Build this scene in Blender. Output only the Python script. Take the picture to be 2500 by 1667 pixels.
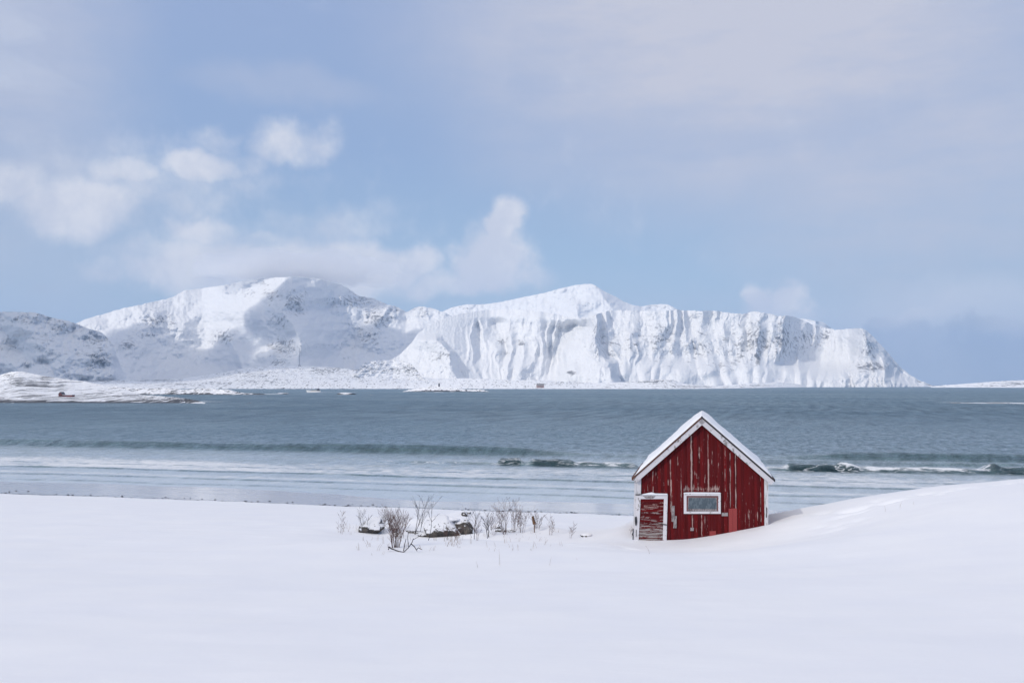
import bpy, bmesh, math, random
import numpy as np
from mathutils import Vector, Matrix

for o in list(bpy.data.objects):
    bpy.data.objects.remove(o)
sc = bpy.context.scene
COL = sc.collection
R = math.radians
random.seed(7)
RNG = np.random.default_rng(11)

# ------------------------------------------------------------------ camera
F = 2430.0            # focal length in pixels of the 2500 px wide photograph
CX, CY, HY = 1250.0, 833.5, 938.0
H = 9.0               # eye height above the sea
PITCH = math.atan((HY - CY) / F)
cd = bpy.data.cameras.new('camera')
cd.sensor_width = 36.0
cd.lens = 36.0 * F / 2500.0
cd.clip_start = 0.2
cd.clip_end = 120000.0
cam = bpy.data.objects.new('camera', cd)
COL.objects.link(cam)
cam.location = (0, 0, H)
cam.rotation_euler = (math.pi / 2 + PITCH, 0, 0)
sc.camera = cam

sc.view_settings.view_transform = 'Standard'
sc.view_settings.look = 'None'
sc.view_settings.gamma = 1.0
sc.view_settings.exposure = 0.05
sc.cycles.volume_bounces = 3
sc.cycles.max_bounces = 8
sc.cycles.use_denoising = True

SUN_AZ = -139.0     # degrees clockwise from +Y (the view direction): from the left, behind the camera
SUN_EL = 32.0
SUN = Vector((math.sin(R(SUN_AZ)) * math.cos(R(SUN_EL)), math.cos(R(SUN_AZ)) * math.cos(R(SUN_EL)), math.sin(R(SUN_EL))))
sd = bpy.data.lights.new('sun', 'SUN')
sd.energy = 2.7
sd.angle = R(0.5)
sd.color = (1.0, 0.93, 0.83)
sun = bpy.data.objects.new('sun', sd)
COL.objects.link(sun)
sun.rotation_euler = (-SUN).to_track_quat('-Z', 'Y').to_euler()
sun.location = (-60, -40, 60)


def dirv(px, py):
    """world direction of a point of the photograph (components, y forward)"""
    c = (px - CX) / F
    u = (CY - py) / F
    return c, math.cos(PITCH) - math.sin(PITCH) * u, math.sin(PITCH) + math.cos(PITCH) * u


def P(px, py, Y):
    x, y, z = dirv(px, py)
    return np.array([x / y * Y, Y + 0 * (x / y), H + z / y * Y]) if np.ndim(px) == 0 else (x / y * Y, Y, H + z / y * Y)


def azel(px, py):
    x, y, z = dirv(px, py)
    return math.degrees(math.atan2(x, y)), math.degrees(math.atan2(z, math.hypot(x, y)))


# ------------------------------------------------------------------ node helper
class NT:
    def __init__(self, tree):
        self.t = tree
        self.t.nodes.clear()

    def n(self, typ, inputs=None, **kw):
        nd = self.t.nodes.new(typ)
        for k, v in kw.items():
            setattr(nd, k, v)
        for k, v in (inputs or {}).items():
            s = nd.inputs[k]
            if isinstance(v, bpy.types.NodeSocket):
                self.t.links.new(v, s)
            elif isinstance(v, bpy.types.Node):
                self.t.links.new(v.outputs[0], s)
            else:
                s.default_value = v
        return nd

    def math(self, op, a, b=0.0, c=0.0, clamp=False):
        return self.n('ShaderNodeMath', {0: a, 1: b, 2: c}, operation=op, use_clamp=clamp).outputs[0]

    def ramp(self, v, a, b, lo=0.0, hi=1.0, smooth=True):
        return self.n('ShaderNodeMapRange', {'Value': v, 'From Min': a, 'From Max': b, 'To Min': lo, 'To Max': hi},
                      interpolation_type='SMOOTHSTEP' if smooth else 'LINEAR').outputs[0]

    def mix(self, f, a, b):
        nd = self.n('ShaderNodeMix', data_type='RGBA')
        for idx, v in ((0, f), (6, a), (7, b)):
            s = nd.inputs[idx]
            if isinstance(v, bpy.types.NodeSocket):
                self.t.links.new(v, s)
            else:
                s.default_value = (*v, 1.0) if (idx > 0 and len(v) == 3) else v
        return nd.outputs[2]

    def noise(self, vec, scale, detail=4.0, rough=0.55, dist=0.0):
        return self.n('ShaderNodeTexNoise', {'Vector': vec, 'Scale': scale, 'Detail': detail, 'Roughness': rough, 'Distortion': dist}).outputs[0]

    def mapping(self, vec, scale=(1, 1, 1), loc=(0, 0, 0), rot=(0, 0, 0)):
        return self.n('ShaderNodeMapping', {'Vector': vec, 'Scale': scale, 'Location': loc, 'Rotation': rot}).outputs[0]

    def attr(self, name):
        return self.n('ShaderNodeAttribute', attribute_name=name)


def material(name):
    m = bpy.data.materials.new(name)
    m.use_nodes = True
    return m, NT(m.node_tree)


def finish(m, nt, shader, volume=None):
    out = nt.n('ShaderNodeOutputMaterial')
    if shader is not None:
        nt.t.links.new(shader.outputs[0], out.inputs[0])
    if volume is not None:
        nt.t.links.new(volume.outputs[0], out.inputs[1])
    return m


# ------------------------------------------------------------------ world: clear blue sky with veils and clouds at infinity
W = bpy.data.worlds.new('World')
sc.world = W
W.use_nodes = True
w = NT(W.node_tree)
SKY_STR = 0.10
sky = w.n('ShaderNodeTexSky', sky_type='NISHITA', sun_disc=False, sun_elevation=R(SUN_EL), sun_rotation=R(SUN_AZ),
          altitude=10.0, air_density=1.0, dust_density=0.6, ozone_density=1.0)
tc = w.n('ShaderNodeTexCoord')
gen = tc.outputs['Generated']
sep = w.n('ShaderNodeSeparateXYZ', {0: gen})
az = w.math('MULTIPLY', w.math('ARCTAN2', sep.outputs[0], sep.outputs[1]), 57.2958)
el = w.math('MULTIPLY', w.math('ARCSINE', sep.outputs[2]), 57.2958)
ae = w.n('ShaderNodeCombineXYZ', {0: az, 1: el, 2: 0.0}).outputs[0]
# billowy domain warp (works on the 3-D direction, so no seams)
wa = w.n('ShaderNodeTexNoise', {'Vector': gen, 'Scale': 16.0, 'Detail': 5.0, 'Roughness': 0.55})
wv = w.n('ShaderNodeVectorMath', {0: wa.outputs[1], 1: (0.5, 0.5, 0.5)}, operation='SUBTRACT').outputs[0]
wv = w.n('ShaderNodeVectorMath', {0: wv, 1: (4.4, 3.2, 0.0)}, operation='MULTIPLY').outputs[0]
aew = w.n('ShaderNodeVectorMath', {0: ae, 1: wv}, operation='ADD').outputs[0]


def blob(px, py, rx, ry, amp, warp=True, soft=1.0):
    a, e = azel(px, py)
    k = 57.2958 / F * math.cos(R(a)) ** 2
    v = w.mapping(aew if warp else ae, scale=(1 / (rx * k), 1 / (ry * 57.2958 / F), 0), loc=(-a / (rx * k), -e / (ry * 57.2958 / F), 0))
    ln = w.n('ShaderNodeVectorMath', {0: v}, operation='LENGTH').outputs['Value']
    return w.ramp(ln, 1.0 + 0.35 * soft, 1.0 - 0.75 * soft, 0.0, amp)


def union(items, op='MAXIMUM'):
    r = items[0]
    for i in items[1:]:
        r = w.math(op, r, i)
    return r


# broad thin veils
veil = union([
    blob(1850, 20, 900, 480, 0.98, True, 0.9), blob(2250, 330, 620, 520, 0.72, True, 1.0),
    blob(-40, 120, 420, 700, 0.55, True, 1.0), blob(60, 640, 420, 260, 0.35, True, 1.0),
    blob(700, 215, 260, 55, 0.26, True, 1.0), blob(1240, 270, 130, 60, 0.20, True, 1.0),
    blob(1500, 120, 500, 240, 0.35, True, 1.0), blob(1700, 820, 1500, 150, 0.22, False, 1.0),
])
# white cumulus
cum = union([
    blob(690, 655, 440, 86, 1.0), blob(430, 655, 170, 55, 0.75), blob(900, 650, 210, 62, 0.85), blob(1010, 640, 90, 60, 0.8),
    blob(1200, 640, 118, 92, 1.0), blob(1222, 545, 64, 70, 1.0), blob(1150, 690, 200, 50, 0.75),
    blob(500, 570, 150, 44, 0.62), blob(640, 590, 220, 44, 0.55), blob(280, 670, 110, 46, 0.6),
    blob(180, 505, 170, 90, 0.80), blob(40, 450, 150, 74, 0.72), blob(310, 420, 140, 50, 0.62), blob(490, 410, 130, 52, 0.80),
    blob(715, 355, 130, 66, 0.72), blob(540, 350, 90, 44, 0.5), blob(430, 480, 200, 80, 0.42), blob(600, 400, 120, 50, .45),
    blob(400, 440, 440, 120, 0.40), blob(620, 560, 420, 70, 0.36),
    blob(1862, 745, 52, 48, 0.95), blob(1938, 740, 54, 54, 0.95), blob(1900, 785, 120, 50, 0.8),
    blob(2470, 800, 110, 34, 0.45), blob(2210, 770, 160, 24, 0.35),
])
lite = union([blob(2330, 780, 380, 90, 0.85), blob(1500, 860, 900, 60, 0.25, False)])
# grey-blue cloud in shade: bank on the right horizon, a wisp, a smudge on the left
drk = union([
    blob(2420, 930, 330, 150, 0.95), blob(2170, 880, 130, 125, 0.9), blob(2160, 795, 55, 50, 0.75), blob(2330, 860, 80, 60, .8), blob(2010, 650, 90, 34, 0.45), blob(1960, 665, 110, 16, 0.35),
    blob(50, 700, 140, 40, 0.40), blob(2440, 820, 150, 60, 0.7),
])
fine = w.noise(gen, 26.0, 7.0, 0.62)
mid = w.noise(gen, 9.0, 5.0, 0.55)
big = w.noise(gen, 2.2, 4.0, 0.5)
wisp = w.noise(w.mapping(gen, scale=(3.0, 3.0, 11.0), rot=(0.0, 0.25, 0.0)), 1.6, 7.0, 0.62)


def billow(v, a, b, nf=0.9, nm=0.5):
    v = w.math('ADD', v, w.math('MULTIPLY', w.math('SUBTRACT', fine, 0.5), nf))
    v = w.math('ADD', v, w.math('MULTIPLY', w.math('SUBTRACT', mid, 0.5), nm))
    return w.ramp(v, a, b)


cum_raw = cum
cum = w.math('MULTIPLY', billow(cum, 0.04, 0.84, 0.85, 0.55), 0.97)
drk = w.math('MULTIPLY', billow(drk, 0.30, 0.62, 0.8, 0.7), 0.88)
veil = w.math('MULTIPLY', veil, w.ramp(wisp, 0.32, 0.66, 0.72, 1.18), clamp=True)
# the rest of the sky (behind and above the camera) carries a bright broken overcast
behind = w.ramp(sep.outputs[1], 0.80, 0.35, 0.0, 1.0)
high = w.ramp(el, 46.0, 62.0, 0.0, 1.0)
rest = w.math('MULTIPLY', w.math('MAXIMUM', w.math('MULTIPLY', behind, 0.03), high), w.ramp(big, 0.3, 0.6, 0.75, 1.0))
k = 1.0 / SKY_STR


def cc(r, g, b):
    return (r * k, g * k, b * k)


cr = w.n('ShaderNodeValToRGB', {0: w.ramp(el, 0.0, 40.0, 0.0, 1.0, False)})
els = cr.color_ramp.elements
els[0].position = 0.0; els[0].color = (0.47, 0.59, 0.73, 1)
els[1].position = 1.0; els[1].color = (0.19, 0.28, 0.55, 1)
for p_, c_ in ((0.14, (0.35, 0.50, 0.68, 1)), (0.33, (0.30, 0.42, 0.66, 1)), (0.55, (0.335, 0.43, 0.67, 1))):
    e_ = els.new(p_); e_.color = c_
thin = w.n('ShaderNodeVectorMath', {0: cr.outputs[0], 1: (k, k, k)}, operation='MULTIPLY').outputs[0]
c0 = w.mix(0.85, sky.outputs[0], thin)       # thin high haze over the clear sky
c1 = w.mix(veil, c0, cc(0.57, 0.585, 0.685))
c2 = w.mix(drk, w.mix(lite, c1, cc(0.64, 0.69, 0.79)), w.mix(w.ramp(mid, 0.38, 0.62), cc(0.40, 0.47, 0.60), cc(0.50, 0.56, 0.68)))
shd = w.ramp(w.noise(w.mapping(gen, loc=(0.0, 0.0, 0.012)), 15.0, 5.0, 0.6), 0.38, 0.62)
c3 = w.mix(cum, c2, w.mix(shd, cc(0.63, 0.66, 0.76), cc(0.76, 0.77, 0.83)))
c4 = w.mix(rest, c3, cc(1.28, 1.20, 1.12))
bg = w.n('ShaderNodeBackground', {'Color': c4, 'Strength': SKY_STR})
wo = w.n('ShaderNodeOutputWorld')
w.t.links.new(bg.outputs[0], wo.inputs[0])


# ------------------------------------------------------------------ numpy noise
_perm = RNG.permutation(512)
_grad = RNG.uniform(-1, 1, (512, 2))
_grad /= np.linalg.norm(_grad, axis=1)[:, None]


def perlin(x, y, seed=0):
    x = np.asarray(x, float); y = np.asarray(y, float)
    xi = np.floor(x).astype(np.int64); yi = np.floor(y).astype(np.int64)
    xf = x - xi; yf = y - yi

    def g(ix, iy, dx, dy):
        h = _perm[(_perm[(ix + seed * 37) & 511] + iy) & 511]
        gr = _grad[h]
        return gr[..., 0] * dx + gr[..., 1] * dy
    u = xf ** 3 * (xf * (xf * 6 - 15) + 10); v = yf ** 3 * (yf * (yf * 6 - 15) + 10)
    a = g(xi, yi, xf, yf); b = g(xi + 1, yi, xf - 1, yf)
    c = g(xi, yi + 1, xf, yf - 1); d = g(xi + 1, yi + 1, xf - 1, yf - 1)
    return ((a * (1 - u) + b * u) * (1 - v) + (c * (1 - u) + d * u) * v) * 1.5


def fbm(x, y, oct=4, seed=0, gain=0.5):
    r = 0; a = 1.0; t = 0
    for i in range(oct):
        r = r + a * perlin(x * 2 ** i + 13.7 * i, y * 2 ** i - 7.1 * i, seed + i); t += a; a *= gain
    return r / t


def ridged(x, y, oct=4, seed=0, gain=0.5):
    r = 0; a = 1.0; t = 0
    for i in range(oct):
        r = r + a * (1 - np.abs(perlin(x * 2 ** i + 3.1 * i, y * 2 ** i + 9.3 * i, seed + i)) * 2); t += a; a *= gain
    return r / t


def sstep(x, a, b):
    t = np.clip((x - a) / (b - a), 0, 1)
    return t * t * (3 - 2 * t)


# ------------------------------------------------------------------ mesh helpers
def tag(o, label=None, cat=None, group=None, kind=None):
    if label: o['label'] = label
    if cat: o['category'] = cat
    if group: o['group'] = group
    if kind: o['kind'] = kind
    return o


def link(name, me, mat, parent=None):
    o = bpy.data.objects.new(name, me)
    if mat is not None:
        me.materials.append(mat)
    COL.objects.link(o)
    if parent is not None:
        o.parent = parent
    return o


def grid_mesh(name, X, Y, Z, mat, parent=None, attrs=None, smooth=True, colors=None):
    nr, nc = X.shape
    me = bpy.data.meshes.new(name)
    co = np.stack([X, Y, Z], -1).reshape(-1, 3).astype(np.float32)
    idx = np.arange(nr * nc).reshape(nr, nc)
    q = np.stack([idx[:-1, :-1], idx[:-1, 1:], idx[1:, 1:], idx[1:, :-1]], -1).reshape(-1, 4)
    me.vertices.add(len(co)); me.vertices.foreach_set('co', co.ravel())
    me.loops.add(q.size); me.loops.foreach_set('vertex_index', q.ravel().astype(np.int32))
    me.polygons.add(len(q)); me.polygons.foreach_set('loop_start', (np.arange(len(q)) * 4).astype(np.int32))
    me.polygons.foreach_set('loop_total', np.full(len(q), 4, np.int32))
    me.update(calc_edges=True)
    if smooth:
        me.polygons.foreach_set('use_smooth', np.ones(len(q), bool))
    for k_, v in (attrs or {}).items():
        a = me.attributes.new(k_, 'FLOAT', 'POINT')
        a.data.foreach_set('value', np.ascontiguousarray(v, dtype=np.float32).ravel())
    for k_, v in (colors or {}).items():
        a = me.attributes.new(k_, 'FLOAT_COLOR', 'POINT')
        vv = np.concatenate([v.reshape(-1, 3), np.ones((nr * nc, 1))], 1).astype(np.float32)
        a.data.foreach_set('color', vv.ravel())
    return link(name, me, mat, parent)


def bm_obj(name, bm, mat, parent=None, smooth=False):
    me = bpy.data.meshes.new(name)
    bmesh.ops.recalc_face_normals(bm, faces=bm.faces)
    bm.to_mesh(me); bm.free()
    if smooth:
        for p in me.polygons: p.use_smooth = True
    return link(name, me, mat, parent)


def add_box(bm, x0, x1, y0, y1, z0, z1, bevel=0.0):
    ret = bmesh.ops.create_cube(bm, size=1.0)
    vs = ret['verts']
    for v in vs:
        v.co = Vector(((x0 + x1) / 2 + v.co.x * (x1 - x0), (y0 + y1) / 2 + v.co.y * (y1 - y0), (z0 + z1) / 2 + v.co.z * (z1 - z0)))
    if bevel:
        es = list({e for v in vs for e in v.link_edges})
        bmesh.ops.bevel(bm, geom=es, offset=bevel, segments=2, affect='EDGES', profile=0.5)


def add_prism(bm, pts, y0, y1):
    """polygon in x/z extruded from y0 to y1"""
    a = [bm.verts.new((p[0], y0, p[1])) for p in pts]
    b = [bm.verts.new((p[0], y1, p[1])) for p in pts]
    bm.faces.new(a); bm.faces.new(b[::-1])
    n = len(pts)
    for i in range(n):
        j = (i + 1) % n
        bm.faces.new((a[i], b[i], b[j], a[j]))


def add_tube(bm, pts, radii, sides=5):
    pts = [Vector(p) for p in pts]
    rings = []
    for i, p in enumerate(pts):
        d = (pts[min(i + 1, len(pts) - 1)] - pts[max(i - 1, 0)]).normalized()
        a = d.cross(Vector((0.3, 1, 0.2))).normalized(); b = d.cross(a)
        rings.append([bm.verts.new(p + radii[i] * (a * math.cos(2 * math.pi * j / sides) + b * math.sin(2 * math.pi * j / sides))) for j in range(sides)])
    for i in range(len(rings) - 1):
        for j in range(sides):
            bm.faces.new((rings[i][j], rings[i][(j + 1) % sides], rings[i + 1][(j + 1) % sides], rings[i + 1][j]))
    bm.faces.new(rings[0][::-1]); bm.faces.new(rings[-1])


# ------------------------------------------------------------------ materials
def m_snow():
    m, n = material('snow')
    g = n.n('ShaderNodeTexCoord').outputs['Object']
    f1 = n.noise(g, 0.55, 5.0, 0.55)
    f2 = n.noise(n.mapping(g, scale=(3.0, 7.0, 5.0), rot=(0, 0, 0.3)), 1.0, 5.0, 0.6)
    hgt = n.math('ADD', n.math('MULTIPLY', f1, 0.10), n.math('MULTIPLY', f2, 0.022))
    bump = n.n('ShaderNodeBump', {'Strength': 0.5, 'Distance': 0.5, 'Height': hgt})
    p = n.n('ShaderNodeBsdfPrincipled', {'Base Color': n.mix(n.ramp(f1, 0.3, 0.7), (0.86, 0.87, 0.90), (0.89, 0.895, 0.91)), 'Roughness': 0.75, 'Normal': bump})
    p.inputs['Specular IOR Level'].default_value = 0.2
    return finish(m, n, p)


def m_mountain():
    m, n = material('mountain_snow_and_rock')
    g = n.n('ShaderNodeTexCoord').outputs['Object']
    rock = n.attr('rock').outputs['Fac']
    f1 = n.noise(n.mapping(g, scale=(1, 1, 1.6)), 0.045, 7.0, 0.64)
    f2 = n.noise(n.mapping(g, scale=(1, 1, 2.2), rot=(0.0, 0.5, 0.3)), 0.16, 4.0, 0.6)
    v = n.math('ADD', rock, n.math('MULTIPLY', n.math('SUBTRACT', f1, 0.5), 2.2))
    v = n.math('ADD', v, n.math('MULTIPLY', n.math('SUBTRACT', f2, 0.5), 1.0))
    mask = n.ramp(v, 0.46, 0.80, 0.0, 0.85)
    rockc = n.mix(n.ramp(f2, 0.35, 0.7), (0.075, 0.08, 0.095), (0.20, 0.19, 0.19))
    col = n.mix(mask, (0.73, 0.74, 0.76), rockc)
    bump = n.n('ShaderNodeBump', {'Strength': 0.7, 'Distance': 8.0, 'Height': n.math('ADD', n.math('MULTIPLY', f1, n.math('ADD', 0.08, n.math('MULTIPLY', rock, 1.2))), n.math('MULTIPLY', f2, 0.12))})
    p = n.n('ShaderNodeBsdfPrincipled', {'Base Color': col, 'Roughness': 0.85, 'Normal': bump})
    p.inputs['Specular IOR Level'].default_value = 0.1
    return finish(m, n, p)


def m_shoreland():
    m, n = material('snowy_shore_rock')
    g = n.n('ShaderNodeTexCoord').outputs['Object']
    rock = n.attr('rock').outputs['Fac']
    f1 = n.noise(n.mapping(g, scale=(1, 0.12, 2.5)), 0.10, 7.0, 0.65)
    f2 = n.noise(n.mapping(g, scale=(1, 0.06, 3.0)), 0.32, 4.0, 0.6)
    v = n.math('ADD', rock, n.math('MULTIPLY', n.math('SUBTRACT', f1, 0.5), 2.0))
    v = n.math('ADD', v, n.math('MULTIPLY', n.math('SUBTRACT', f2, 0.5), 3.4))
    mask = n.ramp(v, 0.56, 0.74, 0.0, 1.0)
    rockc = n.mix(n.ramp(f2, 0.35, 0.7), (0.03, 0.036, 0.045), (0.11, 0.105, 0.10))
    col = n.mix(mask, (0.86, 0.87, 0.89), rockc)
    bump = n.n('ShaderNodeBump', {'Strength': 0.8, 'Distance': 3.0, 'Height': f1})
    p = n.n('ShaderNodeBsdfPrincipled', {'Base Color': col, 'Roughness': 0.8, 'Normal': bump})
    return finish(m, n, p)


def m_sea():
    m, n = material('sea_water')
    g = n.n('ShaderNodeTexCoord').outputs['Object']
    foam_a = n.attr('foam').outputs['Fac']
    shal = n.attr('shallow').outputs['Fac']
    near = n.attr('near').outputs['Fac']
    lace_a = n.attr('lace').outputs['Fac']
    bedf = n.attr('bed').outputs['Fac']
    gr = n.mapping(g, rot=(0, 0, R(16)))
    w1 = n.noise(n.mapping(gr, scale=(0.45, 1.0, 1)), 1.0, 5.0, 0.62)
    w15 = n.noise(n.mapping(gr, scale=(0.16, 0.26, 1)), 1.0, 4.0, 0.6)
    w2 = n.noise(n.mapping(gr, scale=(0.09, 0.12, 1)), 1.0, 6.0, 0.66)
    w3 = n.noise(n.mapping(g, scale=(0.004, 0.006, 1)), 1.0, 6.0, 0.65)
    hgt = n.math('ADD', n.math('ADD', n.math('MULTIPLY', w1, n.math('ADD', 0.15, n.math('MULTIPLY', shal, -0.11))), n.math('MULTIPLY', w15, n.math('ADD', 0.55, n.math('MULTIPLY', shal, -0.50)))), n.math('MULTIPLY', w2, n.math('SUBTRACT', 2.2, n.math('MULTIPLY', near, 1.7))))
    bump = n.n('ShaderNodeBump', {'Strength': 1.0, 'Distance': 2.2, 'Height': hgt})
    k1 = n.noise(n.mapping(gr, scale=(0.9, 0.22, 1)), 1.0, 4.0, 0.6)
    k2 = n.noise(n.mapping(gr, scale=(0.26, 0.035, 1)), 1.0, 5.0, 0.65)
    kk = n.mix(near, k2, k1)
    kr = n.ramp(kk, 0.34, 0.66, 0.70, 1.24, False)
    kr = n.math('ADD', n.math('MULTIPLY', kr, n.math('SUBTRACT', 1.0, n.math('MULTIPLY', bedf, 0.75))), n.math('MULTIPLY', bedf, 0.75))
    deep = n.mix(n.ramp(w3, 0.35, 0.65), (0.100, 0.175, 0.225), (0.140, 0.215, 0.260))
    green = (0.045, 0.115, 0.115)
    col = n.mix(shal, deep, green)
    col = n.mix(n.attr('bed').outputs['Fac'], col, (0.56, 0.63, 0.66))
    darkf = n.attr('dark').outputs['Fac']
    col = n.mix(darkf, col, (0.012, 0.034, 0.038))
    fr = n.n('ShaderNodeFresnel', {'IOR': 1.33, 'Normal': bump}).outputs[0]
    fac = n.math('MULTIPLY', fr, n.math('ADD', 0.80, n.math('MULTIPLY', shal, 0.20)), clamp=True)
    fac = n.math('MULTIPLY', n.math('MULTIPLY', fac, kr), n.ramp(w3, 0.3, 0.7, 0.85, 1.1), clamp=True)
    col = n.n('ShaderNodeVectorMath', {0: col, 1: n.n('ShaderNodeCombineXYZ', {0: kr, 1: kr, 2: kr}).outputs[0]}, operation='MULTIPLY').outputs[0]
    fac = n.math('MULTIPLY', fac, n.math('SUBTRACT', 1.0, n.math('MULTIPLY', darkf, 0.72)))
    diff = n.n('ShaderNodeBsdfDiffuse', {'Color': col, 'Normal': bump})
    glo = n.n('ShaderNodeBsdfGlossy', {'Color': (0.95, 0.97, 1, 1), 'Roughness': 0.28, 'Normal': bump})
    mx = n.n('ShaderNodeMixShader', {0: fac, 1: diff, 2: glo})
    # foam
    fb = n.noise(n.mapping(gr, scale=(0.7, 1.7, 1)), 1.0, 6.0, 0.66)
    fl = n.noise(n.mapping(gr, scale=(0.22, 0.5, 1)), 1.0, 3.0, 0.55)
    fm = n.ramp(n.math('ADD', foam_a, n.math('MULTIPLY', n.math('SUBTRACT', fb, 0.5), 1.9)), 0.36, 0.82)
    lace = n.ramp(n.math('ABSOLUTE', n.math('SUBTRACT', fl, 0.5)), 0.0, 0.022, 1.0, 0.0)
    lace = n.math('MULTIPLY', lace, lace_a)
    fm = n.math('MAXIMUM', fm, n.math('MULTIPLY', lace, 0.8), clamp=True)
    fbump = n.n('ShaderNodeBump', {'Strength': 1.0, 'Distance': 0.25, 'Height': fb})
    fsh = n.n('ShaderNodeBsdfDiffuse', {'Color': (0.82, 0.84, 0.86, 1), 'Normal': fbump})
    mx2 = n.n('ShaderNodeMixShader', {0: fm, 1: mx, 2: fsh})
    return finish(m, n, mx2)


def m_beach():
    m, n = material('wet_sand')
    g = n.n('ShaderNodeTexCoord').outputs['Object']
    wet = n.attr('wet').outputs['Fac']
    deb = n.attr('debris').outputs['Fac']
    f = n.noise(n.mapping(g, scale=(0.5, 2.0, 1), rot=(0, 0, R(16))), 1.0, 6.0, 0.6)
    f2 = n.noise(n.mapping(g, scale=(1.3, 2.6, 1), rot=(0, 0, R(16))), 1.0, 5.0, 0.7)
    col = n.mix(n.ramp(f, 0.3, 0.7), (0.48, 0.49, 0.52), (0.56, 0.57, 0.60))
    dm = n.ramp(n.math('ADD', deb, n.math('MULTIPLY', n.math('SUBTRACT', f2, 0.5), 1.6)), 0.42, 0.6)
    col = n.mix(dm, col, (0.10, 0.095, 0.085))
    slush = n.ramp(n.math('ADD', n.math('MULTIPLY', n.attr('slush').outputs['Fac'], 1.0), n.math('MULTIPLY', n.math('SUBTRACT', f2, 0.5), 1.2)), 0.45, 0.7)
    col = n.mix(slush, col, (0.74, 0.75, 0.77))
    ro = n.math('SUBTRACT', 0.75, n.math('MULTIPLY', wet, 0.63))
    bump = n.n('ShaderNodeBump', {'Strength': 0.5, 'Distance': 0.06, 'Height': n.math('MULTIPLY', f, n.math('ADD', 0.15, deb))})
    p = n.n('ShaderNodeBsdfPrincipled', {'Base Color': col, 'Roughness': ro, 'Normal': bump})
    p.inputs['Specular IOR Level'].default_value = 0.6
    return finish(m, n, p)


def m_plain(name, c, rough=0.7, metal=0.0, var=0.15, scale=8.0, bumpd=0.0):
    m, n = material(name)
    g = n.n('ShaderNodeTexCoord').outputs['Object']
    f = n.noise(g, scale, 5.0, 0.6)
    a = tuple(max(0, x * (1 - var)) for x in c); b = tuple(min(1, x * (1 + var)) for x in c)
    p = n.n('ShaderNodeBsdfPrincipled', {'Base Color': n.mix(n.ramp(f, 0.3, 0.7), a, b), 'Roughness': rough, 'Metallic': metal})
    if bumpd:
        b_ = n.n('ShaderNodeBump', {'Strength': 0.6, 'Distance': bumpd, 'Height': f})
        n.t.links.new(b_.outputs[0], p.inputs['Normal'])
    return finish(m, n, p)


def m_peel(name, dark, light, amount, stretch):
    """old white paint over grey wood"""
    m, n = material(name)
    g = n.n('ShaderNodeTexCoord').outputs['Object']
    f = n.noise(n.mapping(g, scale=stretch), 1.0, 6.0, 0.68)
    f2 = n.noise(g, 2.0, 4.0, 0.5)
    mask = n.ramp(n.math('ADD', f, n.math('MULTIPLY', n.math('SUBTRACT', f2, 0.5), 0.5)), amount, amount + 0.06)
    p = n.n('ShaderNodeBsdfPrincipled', {'Base Color': n.mix(mask, light, dark), 'Roughness': 0.75})
    b_ = n.n('ShaderNodeBump', {'Strength': 0.5, 'Distance': 0.004, 'Height': mask})
    b_.invert = True
    n.t.links.new(b_.outputs[0], p.inputs['Normal'])
    return finish(m, n, p)


def m_vcol(name, stretch):
    """painted boards: paint colour per point, fine wear on top"""
    m, n = material(name)
    g = n.n('ShaderNodeTexCoord').outputs['Object']
    wear = n.attr('wear').outputs['Fac']
    grey = n.attr('grey').outputs['Fac']
    tone = n.attr('tone').outputs['Fac']
    f = n.noise(n.mapping(g, scale=stretch), 1.0, 6.0, 0.7)
    f2 = n.noise(n.mapping(g, scale=tuple(s * 0.3 for s in stretch)), 1.0, 4.0, 0.6)
    mask = n.ramp(n.math('ADD', wear, n.math('MULTIPLY', n.math('SUBTRACT', f, 0.5), 1.5)), 0.52, 0.66)
    red = n.mix(tone, (0.052, 0.0035, 0.004), (0.150, 0.008, 0.009))
    red = n.mix(n.ramp(f2, 0.35, 0.7), red, (0.095, 0.008, 0.010))
    wood = n.mix(grey, (0.42, 0.27, 0.24), (0.31, 0.28, 0.27))
    p = n.n('ShaderNodeBsdfPrincipled', {'Base Color': n.mix(mask, red, wood), 'Roughness': 0.7})
    p.inputs['Specular IOR Level'].default_value = 0.10
    b_ = n.n('ShaderNodeBump', {'Strength': 0.5, 'Distance': 0.004, 'Height': n.math('ADD', mask, n.math('MULTIPLY', f, 0.6))})
    b_.invert = True
    n.t.links.new(b_.outputs[0], p.inputs['Normal'])
    return finish(m, n, p)


def m_rock():
    m, n = material('boulder_rock')
    g = n.n('ShaderNodeTexCoord').outputs['Object']
    geo = n.n('ShaderNodeNewGeometry')
    nz = n.n('ShaderNodeSeparateXYZ', {0: geo.outputs['Normal']}).outputs[2]
    f = n.noise(g, 3.5, 7.0, 0.65)
    f2 = n.noise(n.mapping(g, scale=(1, 1, 1.8)), 8.0, 6.0, 0.7)
    c = n.mix(n.ramp(f, 0.35, 0.65), (0.028, 0.026, 0.028), (0.115, 0.10, 0.085))
    c = n.mix(n.ramp(f2, 0.62, 0.75), c, (0.17, 0.14, 0.09))
    sm = n.ramp(n.math('ADD', n.math('ADD', nz, n.attr('dust').outputs['Fac']), n.math('MULTIPLY', n.math('SUBTRACT', f2, 0.5), 2.6)), 0.66, 0.80)
    c = n.mix(sm, c, (0.80, 0.81, 0.84))
    b_ = n.n('ShaderNodeBump', {'Strength': 0.9, 'Distance': 0.06, 'Height': n.math('ADD', f, n.math('MULTIPLY', f2, 0.5))})
    p = n.n('ShaderNodeBsdfPrincipled', {'Base Color': c, 'Roughness': 0.8, 'Normal': b_})
    return finish(m, n, p)


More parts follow.
